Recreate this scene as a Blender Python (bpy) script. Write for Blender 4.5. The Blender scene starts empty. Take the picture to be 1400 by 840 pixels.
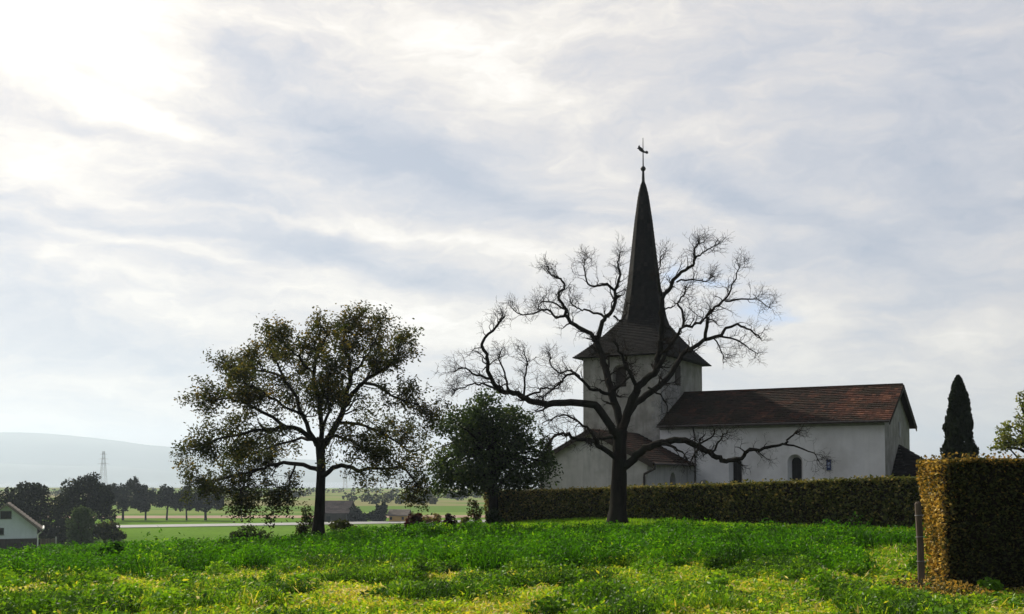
import bpy, math, random
import numpy as np
from mathutils import Vector, Matrix

# ------------------------------------------------------------------ camera, world, sun
C = bpy.context.scene
COL = C.collection
FPX, EYE, TILT = 1500.0, 1.7, math.radians(3)
CY = 655 - FPX * math.tan(TILT)

cam = bpy.data.cameras.new('camera')
cam.sensor_width = 36
cam.lens = 36 * FPX / 1400
cam.shift_y = (CY - 420) / 1400
cam.clip_start, cam.clip_end = 0.1, 30000
camo = bpy.data.objects.new('camera', cam)
COL.objects.link(camo)
camo.location = (0, 0, EYE)
camo.rotation_euler = (math.pi / 2 + TILT, 0, 0)
C.camera = camo

SUN_AZ, SUN_EL = math.radians(-38), math.radians(33)
sun_dir = Vector((math.sin(SUN_AZ) * math.cos(SUN_EL), math.cos(SUN_AZ) * math.cos(SUN_EL), math.sin(SUN_EL)))
sl = bpy.data.lights.new('sun', 'SUN')
sl.energy, sl.angle, sl.color = 4.8, math.radians(1.2), (1.0, 0.92, 0.78)
so = bpy.data.objects.new('sun', sl)
COL.objects.link(so)
so.rotation_euler = sun_dir.to_track_quat('Z', 'Y').to_euler()

vs = C.view_settings
vs.view_transform, vs.look, vs.exposure, vs.gamma = 'Standard', 'None', 0.38, 1.0
vs.use_curve_mapping = False
C.render.engine = 'CYCLES'
cy = C.cycles
cy.max_bounces, cy.diffuse_bounces, cy.glossy_bounces = 5, 2, 2
cy.transmission_bounces, cy.transparent_max_bounces, cy.volume_bounces = 3, 6, 0
cy.use_denoising = True
cy.denoiser = 'OPENIMAGEDENOISE'
cy.denoising_input_passes = 'RGB_ALBEDO_NORMAL'
cy.sample_clamp_indirect = 6


def sin_(x):
    return math.sin(x)


class NT:
    """small helper round a node tree"""
    def __init__(s, tree):
        s.t = tree
        tree.nodes.clear()

    def n(s, typ, **kw):
        nd = s.t.nodes.new(typ)
        for k, v in kw.items():
            setattr(nd, k, v)
        return nd

    def link(s, a, b):
        s.t.links.new(a, b)

    def put(s, sock, v):
        if hasattr(v, 'is_output'):
            s.link(v, sock)
        else:
            sock.default_value = v

    def math(s, op, a, b=0.0, c=0.0, clamp=False):
        nd = s.n('ShaderNodeMath', operation=op, use_clamp=clamp)
        s.put(nd.inputs[0], a)
        s.put(nd.inputs[1], b)
        s.put(nd.inputs[2], c)
        return nd.outputs[0]

    def vmath(s, op, a, b=(0, 0, 0), out=0):
        nd = s.n('ShaderNodeVectorMath', operation=op)
        s.put(nd.inputs[0], a)
        s.put(nd.inputs[1], b)
        return nd.outputs[out]

    def noise(s, vec, scale, detail=4, rough=0.55, dist=0.0, color=False):
        nd = s.n('ShaderNodeTexNoise')
        if vec is not None:
            s.link(vec, nd.inputs['Vector'])
        nd.inputs['Scale'].default_value = scale
        nd.inputs['Detail'].default_value = detail
        nd.inputs['Roughness'].default_value = rough
        nd.inputs['Distortion'].default_value = dist
        return nd.outputs['Color' if color else 'Fac']

    def ramp(s, fac, stops, interp='LINEAR'):
        nd = s.n('ShaderNodeValToRGB')
        cr = nd.color_ramp
        cr.interpolation = interp
        while len(cr.elements) < len(stops):
            cr.elements.new(0.5)
        for e, (p, c) in zip(cr.elements, stops):
            e.position = p
            e.color = (*c, 1)
        s.put(nd.inputs[0], fac)
        return nd.outputs[0]

    def mix(s, fac, a, b, mode='MIX'):
        nd = s.n('ShaderNodeMix', data_type='RGBA', blend_type=mode)
        s.put(nd.inputs[0], fac)
        s.put(nd.inputs[6], a if hasattr(a, 'is_output') else (*a, 1))
        s.put(nd.inputs[7], b if hasattr(b, 'is_output') else (*b, 1))
        return nd.outputs[2]

    def mapping(s, vec, loc=(0, 0, 0), rot=(0, 0, 0), scale=(1, 1, 1), typ='POINT'):
        nd = s.n('ShaderNodeMapping', vector_type=typ)
        s.link(vec, nd.inputs[0])
        nd.inputs['Location'].default_value = loc
        nd.inputs['Rotation'].default_value = rot
        nd.inputs['Scale'].default_value = scale
        return nd.outputs[0]


def at(px, py, Y):
    """point of the world at depth Y seen at photo pixel px, py (1400 x 840)"""
    x, y = (px - 700) / FPX, -(py - CY) / FPX
    dy = math.cos(TILT) - math.sin(TILT) * y
    dz = math.sin(TILT) + math.cos(TILT) * y
    return Vector((x * Y / dy, Y, EYE + dz * Y / dy))


# ---- the sky: blue sky of the Sky Texture behind a broken cloud layer
world = bpy.data.worlds.new('World')
C.world = world
world.use_nodes = True
w = NT(world.node_tree)
out = w.n('ShaderNodeOutputWorld')
bg = w.n('ShaderNodeBackground')
bg.inputs['Strength'].default_value = 0.1
w.link(bg.outputs[0], out.inputs[0])
sky = w.n('ShaderNodeTexSky', sky_type='NISHITA')
sky.sun_disc = False
sky.sun_elevation = SUN_EL
sky.sun_rotation = SUN_AZ
sky.air_density, sky.dust_density = 1.0, 1.5
tc = w.n('ShaderNodeTexCoord')
sep = w.n('ShaderNodeSeparateXYZ')
w.link(tc.outputs['Generated'], sep.inputs[0])
az = w.math('ARCTAN2', sep.outputs[0], sep.outputs[1])
el = w.math('ARCSINE', sep.outputs[2])
cmb = w.n('ShaderNodeCombineXYZ')
w.link(az, cmb.inputs[0])
w.link(el, cmb.inputs[1])
ae = cmb.outputs[0]                                   # azimuth, elevation in radians
wob = w.noise(w.mapping(ae, rot=(0, 0, 0.25), scale=(5, 11, 1)), 1.0, 5, 0.6, color=True)
wob2 = w.vmath('SUBTRACT', wob, (0.5, 0.5, 0.5))
aed = w.vmath('ADD', ae, w.vmath('MULTIPLY', wob2, (0.16, 0.075, 0)))


def ang(px, py):
    d = at(px, py, 1.0) - Vector((0, 0, EYE))
    return math.atan2(d.x, d.y), math.atan2(d.z, math.hypot(d.x, d.y))


BLOBS = [  # px, py, half-length, half-height, turn (degrees, + falls to the right), weight
    # bright parts
    (20, 50, 250, 85, 12, 0.44), (200, 10, 190, 50, 8, 0.28), (110, 250, 115, 26, 3, 0.18), (40, 205, 110, 34, 5, 0.16),
    (160, 140, 130, 22, 10, 0.22), (610, 60, 160, 40, 18, 0.20), (740, 125, 150, 50, 25, 0.16),
    (570, 165, 90, 14, 22, 0.10), (760, 30, 160, 45, 10, 0.16),
    (360, 293, 175, 8, 3, 0.22), (590, 318, 115, 13, 12, 0.28), (680, 355, 70, 22, 15, 0.25),
    (215, 335, 150, 10, 8, 0.24), (160, 372, 120, 14, 4, 0.22), (70, 368, 45, 8, -25, 0.15),
    (230, 430, 120, 25, 10, 0.24), (520, 430, 150, 30, 6, 0.24), (660, 450, 100, 35, 0, 0.20),
    (700, 290, 110, 20, 18, 0.15), (820, 330, 60, 40, 0, 0.15),
    (60, 520, 130, 14, 6, 0.08), (90, 560, 170, 20, 4, -0.04), (1090, 430, 70, 30, -20, 0.20), (1080, 500, 120, 30, 0, 0.08),
    (1190, 395, 100, 12, -6, 0.12), (1040, 240, 120, 18, 15, 0.12), (1280, 460, 120, 30, 0, 0.12), (1330, 560, 120, 40, 0, 0.06),
    (1150, 560, 200, 40, 0, 0.04), (300, 600, 300, 30, 0, -0.10), (1000, 600, 500, 40, 0, -0.05),
    # grey-blue parts
    (430, 130, 170, 46, 22, -0.28), (560, 215, 170, 48, 18, -0.34), (350, 175, 130, 26, 20, -0.18), (660, 250, 90, 30, 20, -0.15),
    (300, 60, 80, 20, 20, -0.16), (120, 105, 120, 10, 10, -0.16),
    (190, 180, 190, 14, 6, -0.30), (290, 260, 110, 24, 3, -0.32), (110, 290, 140, 14, 5, -0.18),
    (430, 335, 150, 30, 8, -0.38), (560, 378, 110, 16, 8, -0.30), (230, 350, 60, 10, 5, -0.12), (30, 345, 80, 30, 5, -0.2),
    (80, 420, 160, 45, 6, -0.22), (170, 490, 150, 24, 8, -0.26), (60, 455, 120, 20, 8, -0.12), (330, 500, 120, 20, 3, -0.1),
    (960, 245, 90, 18, 20, -0.22), (1080, 285, 140, 22, 22, -0.30), (760, 300, 90, 18, 15, -0.22), (870, 200, 160, 15, 15, -0.12),
    (1330, 230, 140, 90, 0, -0.30), (1180, 120, 260, 80, 5, -0.14), (1350, 60, 140, 60, 0, -0.16), (1130, 355, 200, 30, 4, -0.14),
    (1220, 320, 130, 30, 0, -0.12), (1140, 460, 50, 14, 5, -0.2), (1240, 405, 90, 14, 4, -0.14), (1020, 425, 50, 16, 0, -0.1),
    (1340, 390, 100, 25, 0, -0.12), (880, 300, 120, 60, 10, -0.05),
]
acc = None
for px, py, sx, sy, rot, wt in BLOBS:
    a0, e0 = ang(px, py)
    m = w.mapping(aed, loc=(a0, e0, 0), rot=(0, 0, math.radians(-rot)), scale=(sx / FPX, sy / FPX, 1), typ='TEXTURE')
    q = w.vmath('DOT_PRODUCT', m, m, out=1)
    nd = w.n('ShaderNodeVectorMath', operation='DOT_PRODUCT')
    g = w.math('POWER', 0.3679, q)
    acc = w.math('MULTIPLY_ADD', g, wt, acc if acc is not None else 0.0)
# fine structure: long wisps that fall to the right, and small ripples
wisp = w.noise(w.mapping(aed, rot=(0, 0, 0.28), scale=(5, 20, 1)), 1.0, 7, 0.58, 0.3)
rip = w.noise(w.mapping(aed, loc=(3, 1, 0), rot=(0, 0, 0.16), scale=(13, 38, 1)), 1.0, 6, 0.6, 0.2)
acc = w.math('MULTIPLY', acc, 1.05)
t = w.math('MULTIPLY_ADD', w.math('SUBTRACT', wisp, 0.5), 0.70, acc)
t = w.math('MULTIPLY_ADD', w.math('SUBTRACT', rip, 0.5), 0.62, t)
# brighter towards the sun, everywhere round it
sd = w.vmath('DOT_PRODUCT', tc.outputs['Generated'], tuple(sun_dir), out=1)
glow = w.math('POWER', w.math('MAXIMUM', sd, 0.0), 9.0)
t = w.math('MULTIPLY_ADD', glow, 0.07, t)
flk = w.noise(w.mapping(aed, loc=(7, 2, 0), rot=(0, 0, 0.10), scale=(30, 75, 1)), 1.0, 6, 0.65, 0.4)
t = w.math('MULTIPLY_ADD', w.math('SUBTRACT', flk, 0.5), 0.44, t)
t = w.math('ADD', t, 0.49)
cloud = w.ramp(t, [(0.0, (0.40, 0.45, 0.56)), (0.30, (0.545, 0.565, 0.635)), (0.52, (0.69, 0.672, 0.685)),
                   (0.72, (0.85, 0.815, 0.775)), (0.88, (0.98, 0.945, 0.905)), (1.0, (1.0, 1.0, 1.0))])
cl10 = w.mix(1.0, cloud, (8.5, 8.3, 8.0), 'MULTIPLY')
# the cloud thins to the blue in a few places
hole = None
for px, py, sx, sy in ((906, 378, 13, 14), (1022, 422, 34, 13), (1050, 432, 30, 8), (960, 385, 40, 7)):
    a0, e0 = ang(px, py)
    m = w.mapping(aed, loc=(a0 , e0, 0), scale=(sx / FPX, sy / FPX, 1), typ='TEXTURE')
    q = w.vmath('DOT_PRODUCT', m, m, out=1)
    g = w.math('POWER', 0.3679, q)
    hole = g if hole is None else w.math('MAXIMUM', hole, g)
cl10 = w.mix(w.math('MULTIPLY', hole, 0.6), cl10, (3.8, 5.4, 8.2))
blend = w.mix(0.93, sky.outputs[0], cl10)
# unseen sky behind the camera, made dimmer and bluish to shape the wall light
dim = w.n('ShaderNodeMapRange')
side = w.vmath('DOT_PRODUCT', tc.outputs['Generated'], (math.sin(SUN_AZ), math.cos(SUN_AZ), 0.15), out=1)
w.link(side, dim.inputs[0])
dim.inputs[1].default_value, dim.inputs[2].default_value = -0.55, 0.50
fin = w.mix(dim.outputs[0], (2.0, 2.25, 2.75), blend)
w.link(fin, bg.inputs['Color'])

# ------------------------------------------------------------------ helpers
RNG = np.random.default_rng(7)
random.seed(7)
MATS = {}


def smooth(a, b, x):
    t = np.clip((np.asarray(x, float) - a) / (b - a), 0, 1)
    return t * t * (3 - 2 * t)


_perm = np.random.default_rng(3).random((256, 256))


def vnoise(x, y):
    x = np.asarray(x, float)
    y = np.asarray(y, float)
    xi, yi = np.floor(x).astype(int), np.floor(y).astype(int)
    fx, fy = x - xi, y - yi
    fx, fy = fx * fx * (3 - 2 * fx), fy * fy * (3 - 2 * fy)
    p = _perm
    a, b = p[xi & 255, yi & 255], p[(xi + 1) & 255, yi & 255]
    c, d = p[xi & 255, (yi + 1) & 255], p[(xi + 1) & 255, (yi + 1) & 255]
    return (a * (1 - fx) + b * fx) * (1 - fy) + (c * (1 - fx) + d * fx) * fy


def fbm(x, y, o=4):
    s, a, tot = 0, 1.0, 0
    for k in range(o):
        s = s + a * vnoise(x * 2 ** k + 17 * k, y * 2 ** k + 9 * k)
        tot += a
        a *= 0.5
    return s / tot


PLAIN = -8.5


def gz(x, y):
    """height of the ground"""
    x = np.asarray(x, float)
    y = np.asarray(y, float)
    ax = np.interp(x, [-40, -17, -9, -6, -1, 4, 11, 30], [-1.8, -1.18, -0.80, -0.52, -0.12, 0.15, 0.2, 0.3])
    z = ax * smooth(12, 34, y) - 0.07 * smooth(4.5, 6.5, x) * smooth(10, 14, y) * (1 - smooth(20, 28, y))
    p = smooth(-3, 4, x) * (1 - smooth(95, 170, y))
    d = smooth(38, 140, y)
    z = z * (1 - d * (1 - p)) + PLAIN * d * (1 - p)
    z = z + 0.06 * (fbm(x * 0.35, y * 0.35, 3) - 0.5) * (1 - smooth(40, 90, y))
    z = z - 8.0 * smooth(1150, 1420, y + 0.25 * x)
    return z


def g1(x, y):
    return float(gz(x, y))


def tag(o, label=None, cat=None, group=None, kind=None):
    for k, v in (('label', label), ('category', cat), ('group', group), ('kind', kind)):
        if v:
            o[k] = v
    return o


def empty(name, loc=(0, 0, 0), rz=0.0):
    o = bpy.data.objects.new(name, None)
    o.empty_display_size = 0.2
    COL.objects.link(o)
    o.location = loc
    o.rotation_euler = (0, 0, rz)
    return o


def link_mesh(name, me, mat=None, parent=None, loc=None, matrix=None):
    o = bpy.data.objects.new(name, me)
    COL.objects.link(o)
    for m in (mat if isinstance(mat, (list, tuple)) else [mat]):
        if m:
            me.materials.append(m)
    if parent:
        o.parent = parent
    if loc is not None:
        o.location = loc
    if matrix is not None:
        o.matrix_local = matrix
    return o


def np_mesh(name, V, T, tint=None, smooth_=False):
    """mesh of triangles or quads from arrays"""
    me = bpy.data.meshes.new(name)
    V = np.ascontiguousarray(V, np.float32)
    T = np.ascontiguousarray(T, np.int32)
    n, k = T.shape
    me.vertices.add(len(V))
    me.vertices.foreach_set('co', V.ravel())
    me.loops.add(n * k)
    me.loops.foreach_set('vertex_index', T.ravel())
    me.polygons.add(n)
    me.polygons.foreach_set('loop_start', np.arange(0, n * k, k, dtype=np.int32))
    if tint is not None:
        a = me.attributes.new('tint', 'FLOAT', 'FACE')
        a.data.foreach_set('value', np.ascontiguousarray(tint, np.float32))
    if smooth_:
        me.polygons.foreach_set('use_smooth', np.ones(n, bool))
    me.update(calc_edges=True)
    return me


class MB:
    """collects faces, then becomes one mesh object"""
    def __init__(s):
        s.v, s.f, s.t = [], [], []

    def face(s, pts, tint=0.5):
        b = len(s.v)
        s.v += [tuple(p) for p in pts]
        s.f.append(list(range(b, b + len(pts))))
        s.t.append(tint)

    def add(s, V, F, tint=0.5):
        b = len(s.v)
        s.v += [tuple(p) for p in V]
        s.f += [[i + b for i in f] for f in F]
        s.t += [tint] * len(F)

    def box(s, x0, x1, y0, y1, z0, z1, tint=0.5):
        V = [(x0, y0, z0), (x1, y0, z0), (x1, y1, z0), (x0, y1, z0), (x0, y0, z1), (x1, y0, z1), (x1, y1, z1), (x0, y1, z1)]
        s.add(V, [(0, 3, 2, 1), (4, 5, 6, 7), (0, 1, 5, 4), (1, 2, 6, 5), (2, 3, 7, 6), (3, 0, 4, 7)], tint)

    def prism(s, poly, axis, a, b, tint=0.5):
        """poly of 2-D points pushed along an axis (0 x, 1 y, 2 z)"""
        def mk(p, h):
            q = list(p)
            q.insert(axis, h)
            return tuple(q)
        n = len(poly)
        V = [mk(p, a) for p in poly] + [mk(p, b) for p in poly]
        F = [list(range(n))[::-1], list(range(n, 2 * n))] + [(i, (i + 1) % n, n + (i + 1) % n, n + i) for i in range(n)]
        s.add(V, F, tint)

    def tube(s, pts, rad, sides=6, tint=0.5, cap=True):
        pts = [Vector(p) for p in pts]
        n = len(pts)
        if not hasattr(rad, '__len__'):
            rad = [rad] * n
        b = len(s.v)
        t0 = (pts[1] - pts[0]).normalized()
        ref = t0.orthogonal().normalized()
        for i in range(n):
            tg = (pts[min(i + 1, n - 1)] - pts[max(i - 1, 0)])
            tg = tg.normalized() if tg.length > 1e-9 else t0
            ref = (ref - tg * ref.dot(tg))
            ref = ref.normalized() if ref.length > 1e-6 else tg.orthogonal().normalized()
            bi = tg.cross(ref)
            for k in range(sides):
                a = 2 * math.pi * k / sides
                p = pts[i] + (ref * math.cos(a) + bi * math.sin(a)) * rad[i]
                s.v.append((p.x, p.y, p.z))
        for i in range(n - 1):
            for k in range(sides):
                k2 = (k + 1) % sides
                s.f.append([b + i * sides + k, b + i * sides + k2, b + (i + 1) * sides + k2, b + (i + 1) * sides + k])
                s.t.append(tint)
        if cap:
            s.f.append([b + k for k in range(sides)][::-1])
            s.f.append([b + (n - 1) * sides + k for k in range(sides)])
            s.t += [tint, tint]

    def lathe(s, prof, cx=0, cy=0, sides=12, tint=0.5, a0=0.0, a1=2 * math.pi):
        full = abs(a1 - a0 - 2 * math.pi) < 1e-6
        m = sides if full else sides + 1
        b = len(s.v)
        for r, z in prof:
            for k in range(m):
                a = a0 + (a1 - a0) * k / sides
                s.v.append((cx + r * math.cos(a), cy + r * math.sin(a), z))
        for i in range(len(prof) - 1):
            for k in range(sides):
                k2 = (k + 1) % m
                s.f.append([b + i * m + k, b + i * m + k2, b + (i + 1) * m + k2, b + (i + 1) * m + k])
                s.t.append(tint)

    def roughen(s, amp, fa=3.0, fz=1.2):
        """ridges and hollows of bark on a standing trunk"""
        V = np.array(s.v)
        a = np.arctan2(V[:, 1], V[:, 0])
        f = 1 + amp * (fbm((np.cos(a) + 2) * fa, (np.sin(a) + 2) * fa + V[:, 2] * fz, 4) - 0.5) * 2
        V[:, 0] *= f
        V[:, 1] *= f
        s.v = [tuple(p) for p in V]

    def build(s, name, mat, parent=None, loc=None, matrix=None, smooth_=False):
        me = bpy.data.meshes.new(name)
        me.from_pydata(s.v, [], s.f)
        a = me.attributes.new('tint', 'FLOAT', 'FACE')
        a.data.foreach_set('value', np.array(s.t, np.float32))
        if smooth_:
            me.polygons.foreach_set('use_smooth', np.ones(len(s.f), bool))
        me.update()
        return link_mesh(name, me, mat, parent, loc, matrix)


# ------------------------------------------------------------------ materials
def new_mat(name):
    m = bpy.data.materials.new(name)
    m.use_nodes = True
    t = NT(m.node_tree)
    o = t.n('ShaderNodeOutputMaterial')
    return m, t, o


def plain_mat(name, c1, c2, scale=3.0, rough=0.9, bump=0.0, bscale=20.0, stretch=(1, 1, 1), streak=0.0, c3=None, spec=0.25):
    m, t, o = new_mat(name)
    tcn = t.n('ShaderNodeTexCoord').outputs['Object']
    v = t.mapping(tcn, scale=stretch)
    f = t.noise(v, scale, 6, 0.6)
    col = t.ramp(f, [(0.32, c1), (0.68, c2)])
    if c3:
        g = t.noise(t.mapping(tcn, loc=(5, 3, 8), scale=stretch), scale * 0.35, 5, 0.65)
        col = t.mix(t.ramp(g, [(0.5, (0, 0, 0)), (0.66, (1, 1, 1))]), col, c3)
    if streak:
        g = t.noise(t.mapping(tcn, scale=(2.2, 2.2, 0.22)), 1.6, 6, 0.62)
        sc = tuple(x * 0.55 for x in c1)
        col = t.mix(t.math('MULTIPLY', t.ramp(g, [(0.48, (0, 0, 0)), (0.72, (1, 1, 1))]), streak), col, sc)
    b = t.n('ShaderNodeBsdfPrincipled')
    t.link(col, b.inputs['Base Color'])
    b.inputs['Roughness'].default_value = rough
    b.inputs['Specular IOR Level'].default_value = spec
    if bump:
        bp = t.n('ShaderNodeBump')
        bp.inputs['Strength'].default_value = bump
        bp.inputs['Distance'].default_value = 0.03
        t.link(t.noise(v, bscale, 5, 0.65), bp.inputs['Height'])
        t.link(bp.outputs[0], b.inputs['Normal'])
    t.link(b.outputs[0], o.inputs[0])
    return m


def leaf_mat(name, stops, transl=0.45, gloss=0.06, tscale=None):
    """thin leaf: colour picked by the face's own tint, light passes through it"""
    m, t, o = new_mat(name)
    a = t.n('ShaderNodeAttribute', attribute_name='tint')
    col = t.ramp(a.outputs['Fac'], stops)
    d = t.n('ShaderNodeBsdfDiffuse')
    tr = t.n('ShaderNodeBsdfTranslucent')
    t.link(col, d.inputs[0])
    tcol = t.mix(1.0, col, tscale or (1.25, 1.35, 0.7), 'MULTIPLY')
    t.link(tcol, tr.inputs[0])
    mx = t.n('ShaderNodeMixShader')
    mx.inputs[0].default_value = transl
    t.link(d.outputs[0], mx.inputs[1])
    t.link(tr.outputs[0], mx.inputs[2])
    if gloss:
        gl = t.n('ShaderNodeBsdfGlossy')
        gl.inputs['Roughness'].default_value = 0.45
        gl.inputs['Color'].default_value = (0.8, 0.85, 0.8, 1)
        m2 = t.n('ShaderNodeMixShader')
        m2.inputs[0].default_value = gloss
        t.link(mx.outputs[0], m2.inputs[1])
        t.link(gl.outputs[0], m2.inputs[2])
        mx = m2
    t.link(mx.outputs[0], o.inputs[0])
    return m


def tile_mat(name, stops, rough=0.9, moss=None, mscale=0.8):
    m, t, o = new_mat(name)
    a = t.n('ShaderNodeAttribute', attribute_name='tint')
    col = t.ramp(a.outputs['Fac'], stops)
    oc = t.n('ShaderNodeTexCoord').outputs['Object']
    if moss:
        g = t.noise(oc, mscale, 6, 0.65)
        col = t.mix(t.ramp(g, [(0.47, (0, 0, 0)), (0.62, (0.85, 0.85, 0.85))]), col, moss)
    f = t.noise(oc, 9.0, 4, 0.6)
    col = t.mix(1.0, col, t.ramp(f, [(0.3, (0.75, 0.75, 0.75)), (0.7, (1.15, 1.15, 1.15))]), 'MULTIPLY')
    b = t.n('ShaderNodeBsdfPrincipled')
    t.link(col, b.inputs['Base Color'])
    b.inputs['Roughness'].default_value = rough
    b.inputs['Specular IOR Level'].default_value = 0.05
    t.link(b.outputs[0], o.inputs[0])
    return m


M = {}
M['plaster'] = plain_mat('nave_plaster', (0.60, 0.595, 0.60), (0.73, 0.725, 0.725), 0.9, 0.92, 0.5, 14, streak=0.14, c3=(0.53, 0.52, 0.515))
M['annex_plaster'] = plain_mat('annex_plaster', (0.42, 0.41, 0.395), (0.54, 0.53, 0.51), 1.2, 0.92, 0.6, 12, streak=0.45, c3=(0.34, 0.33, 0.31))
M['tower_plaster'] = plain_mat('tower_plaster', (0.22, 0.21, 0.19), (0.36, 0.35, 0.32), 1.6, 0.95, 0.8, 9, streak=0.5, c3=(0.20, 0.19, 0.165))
M['stone'] = plain_mat('grey_stone', (0.20, 0.20, 0.19), (0.34, 0.33, 0.31), 4, 0.9, 0.5, 16)
M['cornice'] = plain_mat('cornice_stone', (0.22, 0.22, 0.215), (0.32, 0.32, 0.31), 2, 0.9, 0.2, 16)
M['roof_tile'] = tile_mat('clay_tile', [(0, (0.016, 0.013, 0.011)), (0.35, (0.032, 0.021, 0.017)), (0.7, (0.09, 0.038, 0.026)), (1, (0.20, 0.092, 0.056))], moss=(0.026, 0.022, 0.016))
M['spire_tile'] = tile_mat('spire_shingle', [(0, (0.007, 0.007, 0.007)), (0.5, (0.013, 0.012, 0.0115)), (1, (0.026, 0.023, 0.021))], moss=(0.018, 0.0165, 0.015), mscale=0.6)
M['dark_glass'] = plain_mat('dark_glass', (0.010, 0.011, 0.012), (0.016, 0.017, 0.019), 2, 0.35, spec=0.2)
M['dark_wood'] = plain_mat('dark_wood', (0.025, 0.02, 0.016), (0.055, 0.042, 0.032), 5, 0.8, 0.3, 30, stretch=(1, 1, 0.15))
M['iron'] = plain_mat('wrought_iron', (0.015, 0.015, 0.016), (0.03, 0.03, 0.03), 8, 0.55)
M['pipe'] = plain_mat('pipe_metal', (0.035, 0.03, 0.028), (0.06, 0.05, 0.045), 8, 0.5)
M['bark'] = plain_mat('bark', (0.010, 0.009, 0.008), (0.026, 0.022, 0.018), 7, 0.95, 1.0, 9, stretch=(1, 1, 0.25), c3=(0.022, 0.023, 0.016), spec=0.04)
M['twig'] = plain_mat('twig_bark', (0.016, 0.013, 0.010), (0.032, 0.026, 0.020), 4, 0.95, spec=0.04)
M['post'] = plain_mat('weathered_post', (0.05, 0.038, 0.028), (0.13, 0.10, 0.075), 6, 0.9, 0.6, 25, stretch=(1, 1, 0.12))
M['blue_sign'] = plain_mat('blue_enamel', (0.03, 0.045, 0.12), (0.035, 0.055, 0.15), 3, 0.4)
M['pale_sign'] = plain_mat('pale_enamel', (0.22, 0.26, 0.38), (0.27, 0.31, 0.42), 3, 0.4)
M['house_wall'] = plain_mat('house_render', (0.62, 0.64, 0.74), (0.70, 0.72, 0.82), 1, 0.9, streak=0.15)
M['house_roof'] = tile_mat('house_tile', [(0, (0.10, 0.085, 0.075)), (1, (0.21, 0.18, 0.155))])
M['asphalt'] = plain_mat('pale_asphalt', (0.20, 0.20, 0.195), (0.27, 0.27, 0.26), 0.4, 0.75)
M['soil'] = plain_mat('ploughed_soil', (0.20, 0.13, 0.085), (0.30, 0.20, 0.13), 0.06, 1.0)
M['white_paint'] = plain_mat('white_paint', (0.68, 0.68, 0.66), (0.78, 0.78, 0.76), 3, 0.6)
M['steel'] = plain_mat('galvanised_steel', (0.18, 0.19, 0.20), (0.28, 0.29, 0.30), 3, 0.5)
M['ochre_wall'] = plain_mat('ochre_render', (0.52, 0.32, 0.09), (0.62, 0.40, 0.13), 1, 0.9)
M['barn_wood'] = plain_mat('barn_board', (0.04, 0.036, 0.036), (0.075, 0.066, 0.062), 1, 0.9, stretch=(1, 1, 0.1))
M['barn_roof'] = tile_mat('barn_tile', [(0, (0.035, 0.03, 0.033)), (1, (0.075, 0.06, 0.06))])

# leaves
M['walnut_leaf'] = leaf_mat('walnut_leaf', [(0, (0.022, 0.030, 0.010)), (0.45, (0.045, 0.050, 0.014)), (0.75, (0.09, 0.072, 0.017)), (1, (0.19, 0.12, 0.026))], 0.5, 0.015)
M['green_leaf'] = leaf_mat('dense_leaf', [(0, (0.016, 0.028, 0.010)), (0.6, (0.048, 0.078, 0.02)), (0.9, (0.085, 0.105, 0.028)), (1, (0.14, 0.145, 0.035))], 0.32, 0.02)
M['far_leaf'] = leaf_mat('far_leaf', [(0, (0.007, 0.010, 0.006)), (0.7, (0.019, 0.024, 0.010)), (1, (0.06, 0.055, 0.02))], 0.22, 0.0)
M['willow_leaf'] = leaf_mat('grey_leaf', [(0, (0.04, 0.06, 0.03)), (0.7, (0.07, 0.095, 0.045)), (1, (0.11, 0.12, 0.06))], 0.3, 0.0)
M['cypress_leaf'] = leaf_mat('cypress_leaf', [(0, (0.012, 0.018, 0.011)), (1, (0.026, 0.035, 0.018))], 0.12, 0.02)
M['yellow_leaf'] = leaf_mat('turning_leaf', [(0, (0.06, 0.08, 0.018)), (0.5, (0.13, 0.15, 0.028)), (1, (0.27, 0.22, 0.035))], 0.5, 0.04)
M['hedge_leaf'] = leaf_mat('hedge_leaf', [(0, (0.022, 0.030, 0.012)), (0.45, (0.07, 0.08, 0.024)), (0.7, (0.17, 0.125, 0.036)), (0.86, (0.44, 0.26, 0.045)), (1, (0.66, 0.48, 0.13))], 0.30, 0.015, (1.2, 1.05, 0.6))
M['long_hedge_leaf'] = leaf_mat('long_hedge_leaf', [(0, (0.020, 0.028, 0.010)), (0.45, (0.085, 0.105, 0.028)), (0.75, (0.24, 0.20, 0.065)), (1, (0.42, 0.32, 0.13))], 0.30, 0.015, (1.2, 1.1, 0.6))
M['red_leaf'] = leaf_mat('red_leaf', [(0, (0.022, 0.010, 0.009)), (0.6, (0.05, 0.014, 0.010)), (1, (0.11, 0.03, 0.015))], 0.3, 0.03, (1.4, 0.8, 0.7))
M['beige_leaf'] = leaf_mat('dry_leaf', [(0, (0.12, 0.09, 0.04)), (0.6, (0.24, 0.19, 0.09)), (1, (0.40, 0.30, 0.12))], 0.4, 0.02, (1.1, 1.0, 0.8))
GREEN = [(0, (0.014, 0.045, 0.003)), (0.42, (0.046, 0.165, 0.005)), (0.8, (0.11, 0.28, 0.008)), (1, (0.22, 0.37, 0.015))]
M['tall_grass'] = leaf_mat('tall_grass', GREEN, 0.5, 0.012, (1.35, 1.3, 0.5))
M['short_grass'] = leaf_mat('meadow_grass', [(0, (0.024, 0.065, 0.005)), (0.3, (0.12, 0.27, 0.011)), (0.58, (0.32, 0.46, 0.022)), (0.8, (0.55, 0.50, 0.045)), (0.92, (0.46, 0.36, 0.07)), (1, (0.62, 0.54, 0.36))], 0.5, 0.02, (1.2, 1.2, 0.6))
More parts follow.
